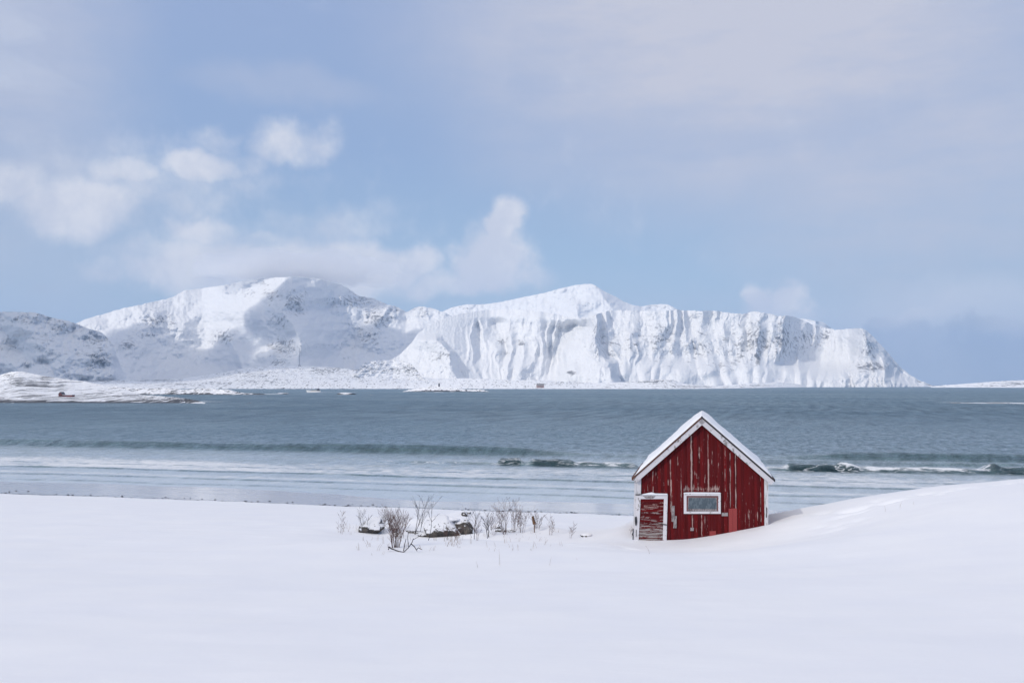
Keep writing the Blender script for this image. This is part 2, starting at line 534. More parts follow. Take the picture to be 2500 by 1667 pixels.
M = dict(snow=m_snow(), mtn=m_mountain(), shore=m_shoreland(), sea=m_sea(), beach=m_beach(),
         white=m_peel('weathered_white_paint', (0.30, 0.28, 0.27), (0.68, 0.66, 0.68), 0.60, (14, 14, 14)),
         barge=m_peel('worn_barge_board_paint', (0.24, 0.22, 0.21), (0.60, 0.58, 0.60), 0.56, (9, 9, 9)),
         post=m_peel('white_corner_paint', (0.33, 0.31, 0.27), (0.62, 0.61, 0.63), 0.58, (30, 30, 2.5)),
         red=m_vcol('peeling_red_paint', (30, 30, 3.6)), door=m_vcol('peeling_red_door_paint', (2.6, 30, 34)),
         redfresh=m_plain('fresh_red_patch_paint', (0.28, 0.032, 0.030), 0.6, 0, 0.12, 30),
         greywood=m_peel('bare_grey_wood', (0.11, 0.08, 0.08), (0.33, 0.30, 0.30), 0.52, (60, 60, 9)),
         rust=m_plain('rusty_roof_metal', (0.10, 0.045, 0.03), 0.8, 0.0, 0.4, 20),
         dark=m_plain('dark_iron', (0.03, 0.03, 0.035), 0.6, 0.3), rock=m_rock(),
         twig=m_plain('bare_brown_twig', (0.115, 0.065, 0.055), 0.8, 0, 0.3, 14), twigdark=m_plain('dark_bare_branch', (0.04, 0.034, 0.04), 0.8, 0, 0.3, 14),
         straw=m_plain('dry_grass', (0.30, 0.24, 0.19), 0.8, 0, 0.3, 10), stake=m_plain('rotten_brown_wood', (0.13, 0.07, 0.035), 0.85, 0, 0.5, 18, 0.01),
         mred=m_plain('faded_red_boards', (0.16, 0.055, 0.055), 0.8, 0, 0.15, 1), mgrey=m_plain('grey_boards', (0.22, 0.21, 0.21), 0.8, 0, 0.15, 1),
         mpink=m_plain('pale_brown_boards', (0.34, 0.24, 0.22), 0.8, 0, 0.1, 1), mwhite=m_plain('white_painted_hull', (0.75, 0.75, 0.74), 0.5, 0, 0.06, 1),
         mdark=m_plain('dark_painted_metal', (0.06, 0.065, 0.08), 0.6, 0, 0.2, 1), mbuff=m_plain('buff_deck_paint', (0.42, 0.36, 0.27), 0.6, 0, 0.15, 1))
mg, ng = material('old_window_glass')
gg = ng.n('ShaderNodeTexCoord').outputs['Object']
gf = ng.noise(ng.mapping(gg, scale=(5, 5, 2.0)), 3.0, 6.0, 0.6)
pg = ng.n('ShaderNodeBsdfPrincipled', {'Base Color': ng.mix(ng.ramp(gf, 0.3, 0.75), (0.055, 0.08, 0.10), (0.12, 0.155, 0.18)), 'Roughness': ng.ramp(gf, 0.3, 0.7, 0.12, 0.4)})
M['glass'] = finish(mg, ng, pg)
mc, ncl = material('shade_cloud_vapour')  # dense vapour of the unseen clouds added to shade the mountain slopes
vol = ncl.n('ShaderNodeVolumePrincipled', {'Color': (0.99, 0.99, 1.0, 1), 'Density': 0.012, 'Anisotropy': 0.3})
M['cloud'] = finish(mc, ncl, None, vol)
mc2, ncl2 = material('thin_shade_cloud_vapour')  # thin unseen clouds, added to weaken the sun on shore and foreground
vol2 = ncl2.n('ShaderNodeVolumePrincipled', {'Color': (0.995, 0.995, 1.0, 1), 'Density': 0.0014, 'Anisotropy': 0.2})
M['cloud_thin'] = finish(mc2, ncl2, None, vol2)
mc3, ncl3 = material('cap_cloud_vapour')
vol3 = ncl3.n('ShaderNodeVolumePrincipled', {'Color': (0.99, 0.99, 1.0, 1), 'Density': 0.0030, 'Anisotropy': 0.2})
M['cap_cloud'] = finish(mc3, ncl3, None, vol3)

# ------------------------------------------------------------------ near snow ground
_q = np.array([-40, 0, 5.6, 12, 20, 26, 31.6, 38, 45, 55, 66, 75, 200.])
_z = np.array([8.3, 7.4, 7.0, 6.25, 5.35, 4.80, 4.28, 3.62, 2.90, 1.75, 0.62, 0.05, -8.0])
_tq = np.linspace(-40, 200, 2401)
_tz = np.interp(_tq, _q, _z)
_kern = np.hanning(61); _kern /= _kern.sum()
_tz2 = np.convolve(np.pad(_tz, 30, mode='edge'), _kern, 'valid')
_tz = _tz2


def gauss(X, Y, x, y, sx, sy, a=0.0):
    dx = X - x; dy = Y - y
    c, s = math.cos(a), math.sin(a)
    return np.exp(-((dx * c + dy * s) / sx) ** 2 - ((-dx * s + dy * c) / sy) ** 2)


def pxX(px, Y):
    return (px - CX) / F * Y / (math.cos(PITCH) + math.sin(PITCH) * 0.15)


DENTS = []
_r = random.Random(5)
for i in range(26):
    t = i / 25
    DENTS.append((9.2 + 5.6 * t + _r.uniform(-.25, .25), 29.6 - 1.2 * t + _r.uniform(-.35, .35) * (1 + t), _r.uniform(.12, .30), _r.uniform(.10, .22), _r.uniform(.02, .055)))
for i in range(16):
    DENTS.append((_r.uniform(1.5, 3.8), _r.uniform(25.5, 28.5), _r.uniform(.12, .3), _r.uniform(.1, .2), _r.uniform(.015, .04)))
for i in range(8):
    DENTS.append((_r.uniform(8.5, 10.0), _r.uniform(26.8, 28.6), _r.uniform(.2, .4), _r.uniform(.1, .18), _r.uniform(.02, .04)))


def snow_z(X, Y):
    X = np.asarray(X, float); Y = np.asarray(Y, float)
    q = Y + 0.28 * X * sstep(Y, 15, 60)
    z = np.interp(q, _tq, _tz)
    # dune to the right
    Av = np.interp(X, [-100, 3.9, 5.2, 6.4, 7.7, 9.2, 11.2, 13.3, 15.4, 18, 24, 60], [0, 0, 0.10, 0.28, 0.53, 0.83, 1.28, 1.62, 1.84, 1.98, 2.2, 2.4])
    Bv = np.where(Y < 31, 0.16 + 0.84 * sstep(Y, 7, 31), np.exp(-((Y - 31) / 9.0) ** 2))
    z = z + Av * Bv
    # drift crest and the hollow behind it, where the shrubs stand
    hol = sstep(X, -7.0, -3.4) * (1 - sstep(X, 0.6, 3.2))
    z = z - 0.30 * hol * np.exp(-((Y - 31.0 + 0.35 * (X + 2)) / 3.0) ** 2)
    cr = 26.4 + 0.42 * np.clip(X + 3, -3, 6)
    z = z + 0.16 * sstep(X, -8, -3.2) * (1 - sstep(X, 1.5, 4.0)) * np.where(Y < cr, np.exp(-((Y - cr) / 4.0) ** 2), np.exp(-((Y - cr) / 1.3) ** 2))
    z = z + 0.55 * gauss(X, Y, -1.75, 37.6, 1.0, 1.3) + 0.34 * gauss(X, Y, -3.0, 36.2, 1.5, 1.2)
    z = z + 0.28 * gauss(X, Y, 0.75, 33.8, 1.0, 1.2) + 0.20 * gauss(X, Y, -0.7, 32.3, .9, .9)
    z = z + 0.15 * gauss(X, Y, -5.1, 34.5, 1.2, 1.0)
    z = z + 0.55 * gauss(X, Y, 4.6, 33.6, 1.0, 2.2) + 0.20 * gauss(X, Y, 3.6, 31.6, 0.7, 1.2)
    # gentle lee scoop in front of the shack
    z = z - 0.10 * gauss(X, Y, 7.0, 27.6, 3.6, 1.7, 0.1)
    z = z + 0.10 * fbm(X / 9, Y / 7, 3, 3) * sstep(Y, 8, 20) + 0.035 * fbm(X / 2.4, Y / 1.8, 3, 9)
    z = z - 0.21 * gauss(X, Y, 4.2, 29.6, 2.0, 2.2) - 0.28 * gauss(X, Y, 6.8, 26.3, 3.4, 2.2, 0.15)
    for (x, y, sx, sy, dpt) in DENTS:
        z = z - 1.7 * dpt * gauss(X, Y, x, y, sx, sy, 0.3)
    # edge of the snow above the beach
    s = Y + 0.28 * X - 66.0 + 0.7 * fbm(X / 11, Y / 30 + 5, 3, 21) + 0.16 * fbm(X / 1.6, Y / 4, 3, 24)
    z = np.where(s > 0, z - 0.45 * sstep(s, 0, 0.5) - 0.08 * np.maximum(s, 0), z)
    return z


def hit(px, py, y0=8.0, y1=75.0):
    """where the sight line of a photograph pixel meets the near snow"""
    ys = np.linspace(y0, y1, 1400)
    x, y, z = dirv(px, py)
    X = x / y * ys; Z = H + z / y * ys
    g = snow_z(X, ys)
    i = np.argmax(Z <= g)
    if not (Z <= g).any():
        i = np.argmin(np.abs(Z - g))
    return Vector((X[i], ys[i], g[i]))


rows = np.concatenate([np.linspace(-8, 6, 40, endpoint=False), np.geomspace(6, 26, 190, endpoint=False), np.linspace(26, 40, 190, endpoint=False), np.linspace(40, 86, 200)])
us = np.linspace(-1.05, 1.05, 760)
YY = np.repeat(rows[:, None], len(us), 1); XX = us[None, :] * (YY + 10)
snow = grid_mesh('snow_ground', XX, YY, snow_z(XX, YY), M['snow'])
tag(snow, kind='structure')

# ------------------------------------------------------------------ beach
srow = np.linspace(-4, 34, 240)
xs = np.linspace(-130, 130, 700)
SS = np.repeat(srow[:, None], len(xs), 1); XB = np.repeat(xs[None, :], len(srow), 0)
YB = SS + 66 - 0.28 * XB


def beach_z(S, X):
    edge = 14.2 + 2.2 * fbm(X / 26, 0 * X + 2.2, 3, 31) - 5.5 * np.exp(-((X + 6) / 9.0) ** 2) * 0.8 - 2.5 * sstep(X, -4, 12)
    return 0.028 * (edge - S) + 0.012 * fbm(X / 5, S / 2.2, 3, 33)


ZB = beach_z(SS, XB)
wet = sstep(SS, 0.6, 2.5)
deb = 0.85 * np.exp(-((SS - 2.3) / 1.1) ** 2) * (0.7 + 0.6 * fbm(XB / 6, SS * 0, 2, 35)) + 0.42 * np.exp(-((SS - 4.2) / 1.0) ** 2) * sstep(XB, -16, -6)
slush = 0.45 * np.exp(-((SS - 5.6) / 1.5) ** 2) * sstep(XB, -8, 4)
beach = grid_mesh('beach', XB, YB, ZB, M['beach'], attrs=dict(wet=wet, debris=deb, slush=slush))
tag(beach, kind='structure')

# ------------------------------------------------------------------ sea
rows = np.concatenate([np.geomspace(62, 240, 460, endpoint=False), np.geomspace(240, 3200, 240, endpoint=False), np.geomspace(3200, 12000, 40)])
us = np.linspace(-1.0, 1.0, 1300)
YS = np.repeat(rows[:, None], len(us), 1)
XS = us[None, :] * (YS + 0.0)
S = YS + 0.28 * XS - 66 + 1.2 * fbm(XS / 30, YS / 60, 2, 41)


def seg(px0, px1, soft=18, D=106.0):
    X0 = (px0 - CX) / F * D; X1 = (px1 - CX) / F * D; w_ = soft / F * D
    return sstep(XS, X0 - w_, X0 + w_) * (1 - sstep(XS, X1 - w_, X1 + w_))


def wave(s0, h, wf, wb):
    d = S - s0
    return h * np.where(d < 0, np.exp(-(d / wf) ** 2), np.exp(-(d / wb) ** 2))


near = 1 - sstep(YS, 130, 320)
chop = 0.055 * fbm(XS / 2.2, S / 0.9, 3, 51) + 0.05 * ridged(XS / 6.0, S / 2.3, 2, 54)
ramp_in = sstep(S, 14, 48)
Z = chop * (0.15 + 0.85 * ramp_in) * near
vary = 0.75 + 0.5 * fbm(XS / 16, S / 60, 3, 57)
Z = Z + wave(62, 1.05, 1.7, 3.4) * np.clip(0.5 * vary + 0.45 + 0.2 * sstep(XS, -40, -10) - 0.8 * seg(1330, 2050, 150), 0, 1.3)
Z = Z + wave(57, 0.5, 1.6, 3.0) * seg(1650, 2700, 80) * vary
bw = seg(1215, 1275, 8) * 1.0 + seg(1275, 1305, 8) * 0.5 + seg(1302, 1405, 12) * 1.0 + seg(1405, 1560, 12) * 0.60 + seg(1860, 1925, 10) * 0.5 + seg(1915, 2060, 22) * 0.95 + seg(2040, 2380, 20) * 0.62 + seg(2360, 2900, 18) * 0.95 + 0.28 * seg(900, 1220, 50)
S0 = 46.5 + 2.2 * sstep(XS, 16, 52) + 0.5 * fbm(XS / 4, S * 0, 2, 58)
d = S - S0
Z = Z + bw * 0.66 * np.where(d < 0, np.exp(-(d / 0.85) ** 2), np.exp(-(d / 2.4) ** 2)) * (1 + 0.25 * fbm(XS / 1.5, S / 1.0, 2, 59))
LINE = np.zeros_like(Z)
for (s0, hh, sd_) in ((29, .12, 61), (21.5, .08, 62), (16.4, .06, 63), (35, .05, 69)):
    sj = s0 + 0.9 * fbm(XS / 14, S * 0 + sd_, 3, sd_)
    dd = S - sj
    Z = Z + hh * np.where(dd < 0, np.exp(-(dd / 0.35) ** 2), np.exp(-(dd / 1.3) ** 2)) * np.clip(0.7 + 0.9 * fbm(XS / 9, S * 0 + 1, 3, sd_ + 9), 0, 1.4)
    LINE = np.maximum(LINE, min(1.0, hh / 0.09) * np.exp(-((dd + 0.35) / 0.42) ** 2) * np.clip(0.75 + 1.6 * fbm(XS / 5, S * 0 + 3, 4, sd_ + 19), 0, 1.0))
# long low swells farther out
Z = Z + near * 0.10 * fbm(XS / 14, S / 4.5, 3, 66) * sstep(S, 50, 75)
LINE0 = LINE.copy()
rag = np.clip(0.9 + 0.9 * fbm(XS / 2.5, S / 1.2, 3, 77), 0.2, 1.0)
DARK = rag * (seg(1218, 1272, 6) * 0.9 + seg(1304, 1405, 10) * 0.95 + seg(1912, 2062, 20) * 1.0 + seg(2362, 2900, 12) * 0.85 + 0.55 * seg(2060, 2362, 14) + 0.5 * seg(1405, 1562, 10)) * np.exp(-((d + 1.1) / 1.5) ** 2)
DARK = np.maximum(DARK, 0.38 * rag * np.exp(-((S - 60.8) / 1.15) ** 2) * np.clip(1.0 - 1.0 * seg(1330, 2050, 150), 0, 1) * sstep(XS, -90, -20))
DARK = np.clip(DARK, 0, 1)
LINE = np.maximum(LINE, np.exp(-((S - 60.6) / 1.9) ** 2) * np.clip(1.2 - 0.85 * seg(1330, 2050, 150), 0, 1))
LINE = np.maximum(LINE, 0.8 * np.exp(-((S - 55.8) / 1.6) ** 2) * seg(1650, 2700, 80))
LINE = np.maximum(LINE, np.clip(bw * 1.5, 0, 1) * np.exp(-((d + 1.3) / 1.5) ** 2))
foam = np.zeros_like(Z)
front = np.exp(-((d - 0.1) / 1.25) ** 2)
foam = np.maximum(foam, front * (seg(1402, 1562, 12) + seg(1850, 1915, 9) + seg(2030, 2365, 14)) * (0.74 + 0.6 * fbm(XS / 2.2, S / 1.2, 4, 76)))
foam = np.maximum(foam, front * 0.55 * seg(1270, 1312, 8))
foam = np.maximum(foam, np.exp(-((d - 0.2) / .45) ** 2) * 0.62 * seg(2380, 2700, 20))
foam = np.maximum(foam, np.exp(-((d + 2.2) / 1.2) ** 2) * 0.40 * seg(2340, 2700, 20))
wash = sstep(S, 28.8, 29.6) * (1 - sstep(S, 34, 52)) * (0.60 + 0.30 * fbm(XS / 12, S / 7, 3, 71))
wash = wash * (1.0 + 0.25 * (1 - sstep(XS, -50, -10)))
foam = np.maximum(foam, np.clip(wash, 0, 1))
wash2 = sstep(S, 17.5, 18.3) * (1 - sstep(S, 20, 29)) * 0.36 + sstep(S, 22.5, 23) * (1 - sstep(S, 23.5, 27)) * 0.34
foam = np.maximum(foam, wash2)
foam = np.maximum(foam, 0.45 * np.exp(-((S - 29.6) / 0.6) ** 2))
foam = foam * (1 - 0.9 * LINE0)
lace = sstep(S, 33, 40) * (1 - sstep(S, 50, 56)) * (0.35 + 0.6 * sstep(XS, -30, -8)) * np.clip(fbm(XS / 20, S / 9, 2, 75) * 2 + 0.5, 0, 1)
# foam at the skerries and the boat's wake
for (px, py, rx, ry, a) in ((478, 981, 26, 3, .8), (530, 980, 60, 2.5, .45), (665, 961.5, 16, 1.6, .9), (1075, 956, 14, 1.5, .9), (1108, 956, 8, 1.3, .9), (846, 963, 10, 1.4, .8), (770, 957.4, 22, 1.3, .75), (808, 957.2, 16, 1.0, .5),
                            (2420, 983.5, 110, 1.6, .85), (2490, 984, 60, 2.2, .9), (2310, 982, 30, 1.2, .6)):
    D0 = F * H / (py - HY); X0 = (px - CX) / F * D0
    foam = np.maximum(foam, a * np.exp(-((XS - X0) / (rx / F * D0)) ** 2 - ((YS - D0) / (ry * D0 * D0 / (F * H))) ** 2))
shallow = 1 - 0.75 * sstep(S, 34, 75) - 0.25 * sstep(S, 75, 190)
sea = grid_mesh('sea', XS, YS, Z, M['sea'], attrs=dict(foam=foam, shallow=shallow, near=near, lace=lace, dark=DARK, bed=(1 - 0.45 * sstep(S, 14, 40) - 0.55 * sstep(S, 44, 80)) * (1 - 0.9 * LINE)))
tag(sea, kind='structure')


# ------------------------------------------------------------------ mountains
def interp(pts, x):
    a = np.array(pts, float)
    return np.interp(x, a[:, 0], a[:, 1])


def smooth1(v, n):
    k_ = np.hanning(n + 2); k_ /= k_.sum()
    return np.convolve(np.pad(v, (len(k_) // 2, len(k_) - 1 - len(k_) // 2), mode='edge'), k_, 'valid')


def range_mesh(name, px0, px1, step, ridge, Yb, run, nrows, relief, rockf, jag=0.8, base_py=949.0, sm=9, p=1.35, back=900.0, kind='structure', mat='mtn'):
    """a range: foot at distance Yb, climbing over 'run' metres to its crest, with a far side"""
    px = np.arange(px0, px1 + step, step, dtype=float)
    top = smooth1(interp(ridge, px), sm)
    t = np.linspace(0, 1, nrows) ** 0.9
    T = np.repeat(t[:, None], len(px), 1)
    PX = np.repeat(px[None, :], nrows, 0)
    TOP = np.repeat(top[None, :], nrows, 0)
    JG = jag * fbm(PX / 9, PX * 0 + 4.4, 4, 81) * T ** 5
    PY = base_py + (TOP - base_py) * T + JG
    Yb_ = np.interp(px, Yb[0], Yb[1]); run_ = np.interp(px, run[0], run[1])
    Yb_ = smooth1(Yb_, 41); run_ = smooth1(run_, 41)
    prof = 1 - (1 - T) ** p
    prof = 0.55 * T + 0.45 * np.where(T < .3, T * 1.7, .51 + (T - .3) * .7) if p == 0 else prof
    YD = Yb_[None, :] + run_[None, :] * prof
    YD = YD + relief(PX, PY, T)
    x, y, z = dirv(PX, PY)
    X = x / y * YD; Zm = H + z / y * YD
    rock = rockf(PX, PY, T)
    # far side
    XBk, YBk, ZBk, RB = [], [], [], []
    yr = YD[-1]; xr = X[-1]; zr = Zm[-1]
    for i in range(1, 9):
        f = i / 8
        yy = yr + back * f
        XBk.append(xr * yy / yr); YBk.append(yy); ZBk.append(zr * (1 - f ** 1.3) - 6 * f + 6 * fbm(px / 20, px * 0 + i, 2, 83)); RB.append(rock[-1])
    X = np.vstack([X] + [b[None] for b in XBk]); Yf = np.vstack([YD] + [b[None] for b in YBk]); Zm = np.vstack([Zm] + [b[None] for b in ZBk]); rock = np.vstack([rock] + [b[None] for b in RB])
    o = grid_mesh(name, X, Yf, Zm, M[mat], attrs=dict(rock=rock))
    tag(o, kind=kind)
    return o


def spur(PX, PY, pts, amp, wl, wr):
    """a rib standing out toward the viewer along a polyline"""
    a = np.array(pts, float)
    c = np.interp(PY, a[:, 1], a[:, 0])
    dx = PX - c
    f = np.where(dx < 0, np.clip(1 + dx / wl, 0, 1), np.clip(1 - dx / wr, 0, 1))
    f = f ** 1.3
    return -amp * f


def patch(PX, PY, lst):
    r = 0
    for (x, y, sx, sy, a) in lst:
        r = np.maximum(r, a * np.exp(-((PX - x) / sx) ** 2 - ((PY - y) / sy) ** 2))
    return r


# B: the big mountain on the left
ridgeB = [(-500, 850), (100, 815), (183, 790), (213, 778), (298, 753), (361, 740), (425, 725), (446, 710), (489, 704), (553, 695), (595, 686), (640, 680), (690, 676), (723, 676), (780, 681), (829, 693), (850, 704), (876, 723), (914, 729), (948, 744), (974, 751), (993, 763), (1010, 752), (1029, 748), (1053, 751), (1084, 763), (1110, 775), (1200, 800), (1300, 850)]


def reliefB(PX, PY, T):
    wx = PX + 14 * fbm(PX / 60, PY / 60, 3, 91)
    r = spur(wx, PY, [(725, 660), (716, 700), (704, 735), (684, 758), (700, 778), (728, 805), (736, 840), (728, 870), (736, 950)], 430, 230, 120)
    r = r + 210 * np.exp(-((PX - 840) / 95) ** 2 - ((PY - 860) / 90) ** 2)            # the bowl
    r = r + 150 * np.exp(-((PX - 470) / 130) ** 2 - ((PY - 870) / 80) ** 2)
    r = r + spur(wx, PY, [(330, 740), (350, 760), (370, 800), (330, 850), (300, 950)], 130, 120, 150)
    r = r + spur(wx, PY, [(540, 790), (545, 800), (560, 830), (590, 880), (600, 950)], 70, 60, 70) * sstep(PY, 780, 810)
    r = r + spur(wx, PY, [(960, 740), (930, 780), (905, 820), (880, 860), (850, 950)], 90, 50, 70)
    r = r + 10 * ridged(wx / 40, PY / 30, 5, 98, 0.55) * (0.3 + patch(PX, PY, BROCK)) + 60 * fbm(PX / 70, PY / 45, 4, 93) + 26 * ridged(wx / 24, PY / 34, 4, 96) * (0.3 + patch(PX, PY, BROCK)) + 5 * fbm(PX / 8, PY / 7, 3, 97)
    return r


BROCK = [(385, 785, 50, 26, 1.0), (360, 815, 36, 16, .8), (315, 842, 34, 18, .9), (245, 880, 40, 36, .8), (545, 822, 34, 22, 1.0), (600, 715, 40, 16, .6), (665, 722, 30, 22, .9),
         (685, 785, 30, 24, .85), (720, 740, 36, 40, 1.0), (690, 850, 50, 30, 1.0), (680, 885, 30, 16, .8), (820, 735, 50, 14, .7), (870, 735, 60, 24, 1.0), (920, 775, 50, 34, 1.0), (900, 820, 40, 24, 1.0),
         (965, 755, 30, 14, .9), (1030, 765, 36, 14, .7), (820, 845, 60, 14, .5), (885, 850, 50, 10, .5), (330, 870, 60, 10, .5), (640, 690, 40, 14, .6)]
rB = lambda PX, PY, T: 0.10 + 0.52 * patch(PX, PY, BROCK)
rangeB = range_mesh('mountain', -420, 1240, 1.6, ridgeB, ([-500, 0, 500, 740, 1000, 1300], [2900, 2950, 3250, 3100, 3350, 3500]), ([-500, 0, 300, 500, 740, 1000, 1300], [300, 400, 700, 950, 900, 700, 500]), 170, reliefB, rB, jag=2.6, sm=7, p=0.9)

# A: nearer left hill
ridgeA = [(-500, 740), (-200, 752), (0, 761), (64, 762), (85, 762), (128, 776), (162, 782), (187, 790), (212, 801), (250, 812), (275, 838), (285, 870), (300, 905), (330, 930), (400, 946), (520, 950)]
AROCK = [(60, 780, 80, 16, .8), (150, 800, 50, 20, .8), (110, 830, 60, 20, .6), (235, 830, 40, 24, .9), (100, 885, 40, 16, .6), (20, 840, 50, 30, .5), (240, 880, 40, 30, 1.0), (180, 860, 60, 14, .5)]


def reliefA(PX, PY, T):
    wx = PX + 12 * fbm(PX / 50, PY / 50, 3, 101)
    return 130 * fbm(wx / 90, PY / 60, 4, 102) + 24 * ridged(wx / 22, PY / 26, 4, 103) * (0.35 + patch(PX, PY, AROCK)) + spur(wx, PY, [(100, 760), (60, 800), (120, 860), (160, 950)], 120, 120, 120) + 5 * fbm(PX / 7, PY / 6, 3, 104)


rangeA = range_mesh('mountain', -420, 500, 1.6, ridgeA, ([-500, 0, 300, 520], [2500, 2450, 2500, 2600]), ([-500, 0, 200, 520], [450, 450, 350, 60]), 120, reliefA, lambda PX, PY, T: 0.14 + 0.46 * patch(PX, PY, AROCK), jag=1.6, sm=7, p=1.0, back=400)

# D: pale peak behind the cliffs
ridgeD = [(1040, 800), (1075, 765), (1084, 759), (1104, 750), (1138, 743), (1182, 743), (1223, 737), (1274, 726), (1325, 716), (1376, 702), (1410, 695), (1434, 693), (1448, 694), (1461, 702), (1478, 713), (1505, 725), (1522, 736), (1546, 745), (1567, 748), (1580, 745), (1614, 742), (1631, 743), (1648, 752), (1680, 775), (1900, 830)]
DROCK = [(1130, 752, 30, 8, .8), (1200, 748, 30, 6, .6), (1390, 730, 30, 8, .6), (1420, 745, 40, 12, .6), (1480, 735, 30, 10, .7), (1610, 748, 40, 10, 1.0)]


def reliefD(PX, PY, T):
    wx = PX + 8 * fbm(PX / 40, PY / 40, 3, 111)
    return spur(wx, PY, [(1448, 690), (1470, 720), (1500, 760), (1510, 950)], 330, 420, 110) + 14 * ridged(wx / 18, PY / 18, 4, 112) + 40 * fbm(PX / 60, PY / 30, 3, 113) + spur(wx, PY, [(1400, 735), (1410, 750), (1420, 950)], 60, 50, 30) * sstep(PY, 730, 745)


rangeD = range_mesh('mountain', 1040, 1900, 1.6, ridgeD, ([1040, 1900], [3900, 3900]), ([1040, 1450, 1900], [700, 900, 600]), 110, reliefD, lambda PX, PY, T: 0.12 + 0.40 * patch(PX, PY, DROCK), jag=1.0, sm=5, p=1.0)

# E: small far peak right
ridgeE = [(1840, 830), (1900, 790), (1935, 778), (1952, 777), (1975, 780), (1992, 784), (2010, 786), (2028, 800), (2060, 830)]
rangeE = range_mesh('mountain', 1860, 2060, 2, ridgeE, ([1840, 2060], [4400, 4400]), ([1840, 2060], [700, 700]), 60, lambda PX, PY, T: 30 * fbm(PX / 20, PY / 20, 3, 121) - 120 * np.clip(1 - np.abs(PX - 1990) / 50, 0, 1), lambda PX, PY, T: 0.2 + 0 * T, jag=0.6, sm=5)

# C: the long white cliffs
ridgeC = [(925, 950), (935, 905), (951, 881), (975, 866), (990, 852), (1005, 836), (1020, 815), (1040, 799), (1075, 782), (1118, 767), (1165, 759), (1223, 755), (1274, 756), (1342, 764), (1410, 777), (1444, 772), (1471, 763), (1495, 757), (1546, 758), (1597, 760), (1648, 756), (1700, 759), (1745, 758), (1772, 763), (1814, 766), (1837, 761), (1868, 763), (1898, 772), (1925, 770), (1952, 778), (1983, 792), (2013, 799), (2040, 805), (2067, 803), (2101, 800), (2113, 805), (2132, 822), (2151, 842), (2174, 868), (2197, 895), (2220, 914), (2243, 928), (2273, 939), (2300, 947), (2320, 950)]


def reliefC(PX, PY, T):
    t2 = PX + 0.55 * (PY - 850) * fbm(PX / 130, PX * 0 + 3.3, 2, 130) + 15 * fbm(PX / 70, PY / 60, 3, 131) + 4.5 * fbm(PX / 14, PY / 22, 3, 132)
    cliff = sstep(PX, 1300, 1420) * (1 - 0.6 * sstep(PX, 2080, 2150))
    face = sstep(PX, 1090, 1180) * (1 - cliff)
    up = sstep(T, 0.22, 0.45)
    # long ribs on the cliffs
    rib = np.abs(perlin(t2 / 62, PY / 420 + 1.3, 133)) * 2
    rib2 = np.abs(perlin(t2 / 27 + 9, PY / 230, 134)) * 2
    var_ = np.clip(0.7 + 1.5 * fbm(PX / 60, PY / 110, 2, 129), 0.1, 1.7)
    rib0 = np.abs(perlin(t2 / 150 + 5.5, PY / 600, 128)) * 2
    r0 = cliff * 95 * rib0 * (0.3 + 0.7 * up)
    r = r0 + cliff * (42 * rib * var_ + 23 * rib2 * np.clip(1.6 - var_, 0.2, 1.2)) * (0.22 + 0.78 * up)
    capf = 1 - sstep(T, 0.80, 0.93)
    r = r + face * (46 * rib2 + 26 * rib) * capf * (0.4 + 0.6 * up)
    r = r + 8 * ridged(t2 / 11, PY / 20, 4, 135, 0.6) * (cliff * up + 0.4 * face * capf)
    # fans of snow at the foot
    fan = np.abs(perlin(t2 / 48 + 3.7, PY / 300, 136)) * 2
    r = r - 30 * fan * (1 - up) * sstep(PX, 1080, 1200)
    # smooth shoulder and its spurs on the left end
    sh = 1 - sstep(PX, 1090, 1190)
    r = r + sh * (spur(t2, PY, [(1050, 790), (1060, 830), (1100, 860), (1115, 950)], 120, 90, 18) * sstep(PY, 812, 835) + 14 * fbm(PX / 22, PY / 18, 4, 137) * sstep(PY, 830, 870))
    # big folds
    r = r + spur(t2, PY, [(1446, 760), (1446, 780), (1442, 830), (1477, 888), (1490, 950)], 120, 110, 22) * (1 - sstep(PX, 1600, 1700))
    r = r + 110 * np.exp(-((t2 - 1385 + (PY - 800) * 0.4) / 34) ** 2) * sstep(PY, 775, 800)
    r = r + spur(t2, PY, [(1912, 765), (1908, 850), (1890, 950)], 110, 50, 26) * sstep(T, .3, .5)
    r = r + spur(t2, PY, [(1862, 765), (1850, 850), (1850, 950)], 60, 40, 20) * sstep(T, .3, .5)
    r = r + 230 * np.exp(-((PX - 2015) / 62) ** 2) * sstep(T, 0.12, 0.5)
    r = r + spur(t2, PY, [(2095, 795), (2130, 840), (2150, 880), (2160, 950)], 150, 90, 60)
    r = r + 26 * ridged(t2 / 16, PY / 24, 3, 138) * sstep(PX, 1960, 2100) * (1 - up) + 60 * fbm(PX / 110, PY / 90, 3, 139) * sstep(PX, 1150, 1350)
    r = r + 2.2 * fbm(PX / 5, PY / 5, 3, 140)
    return r


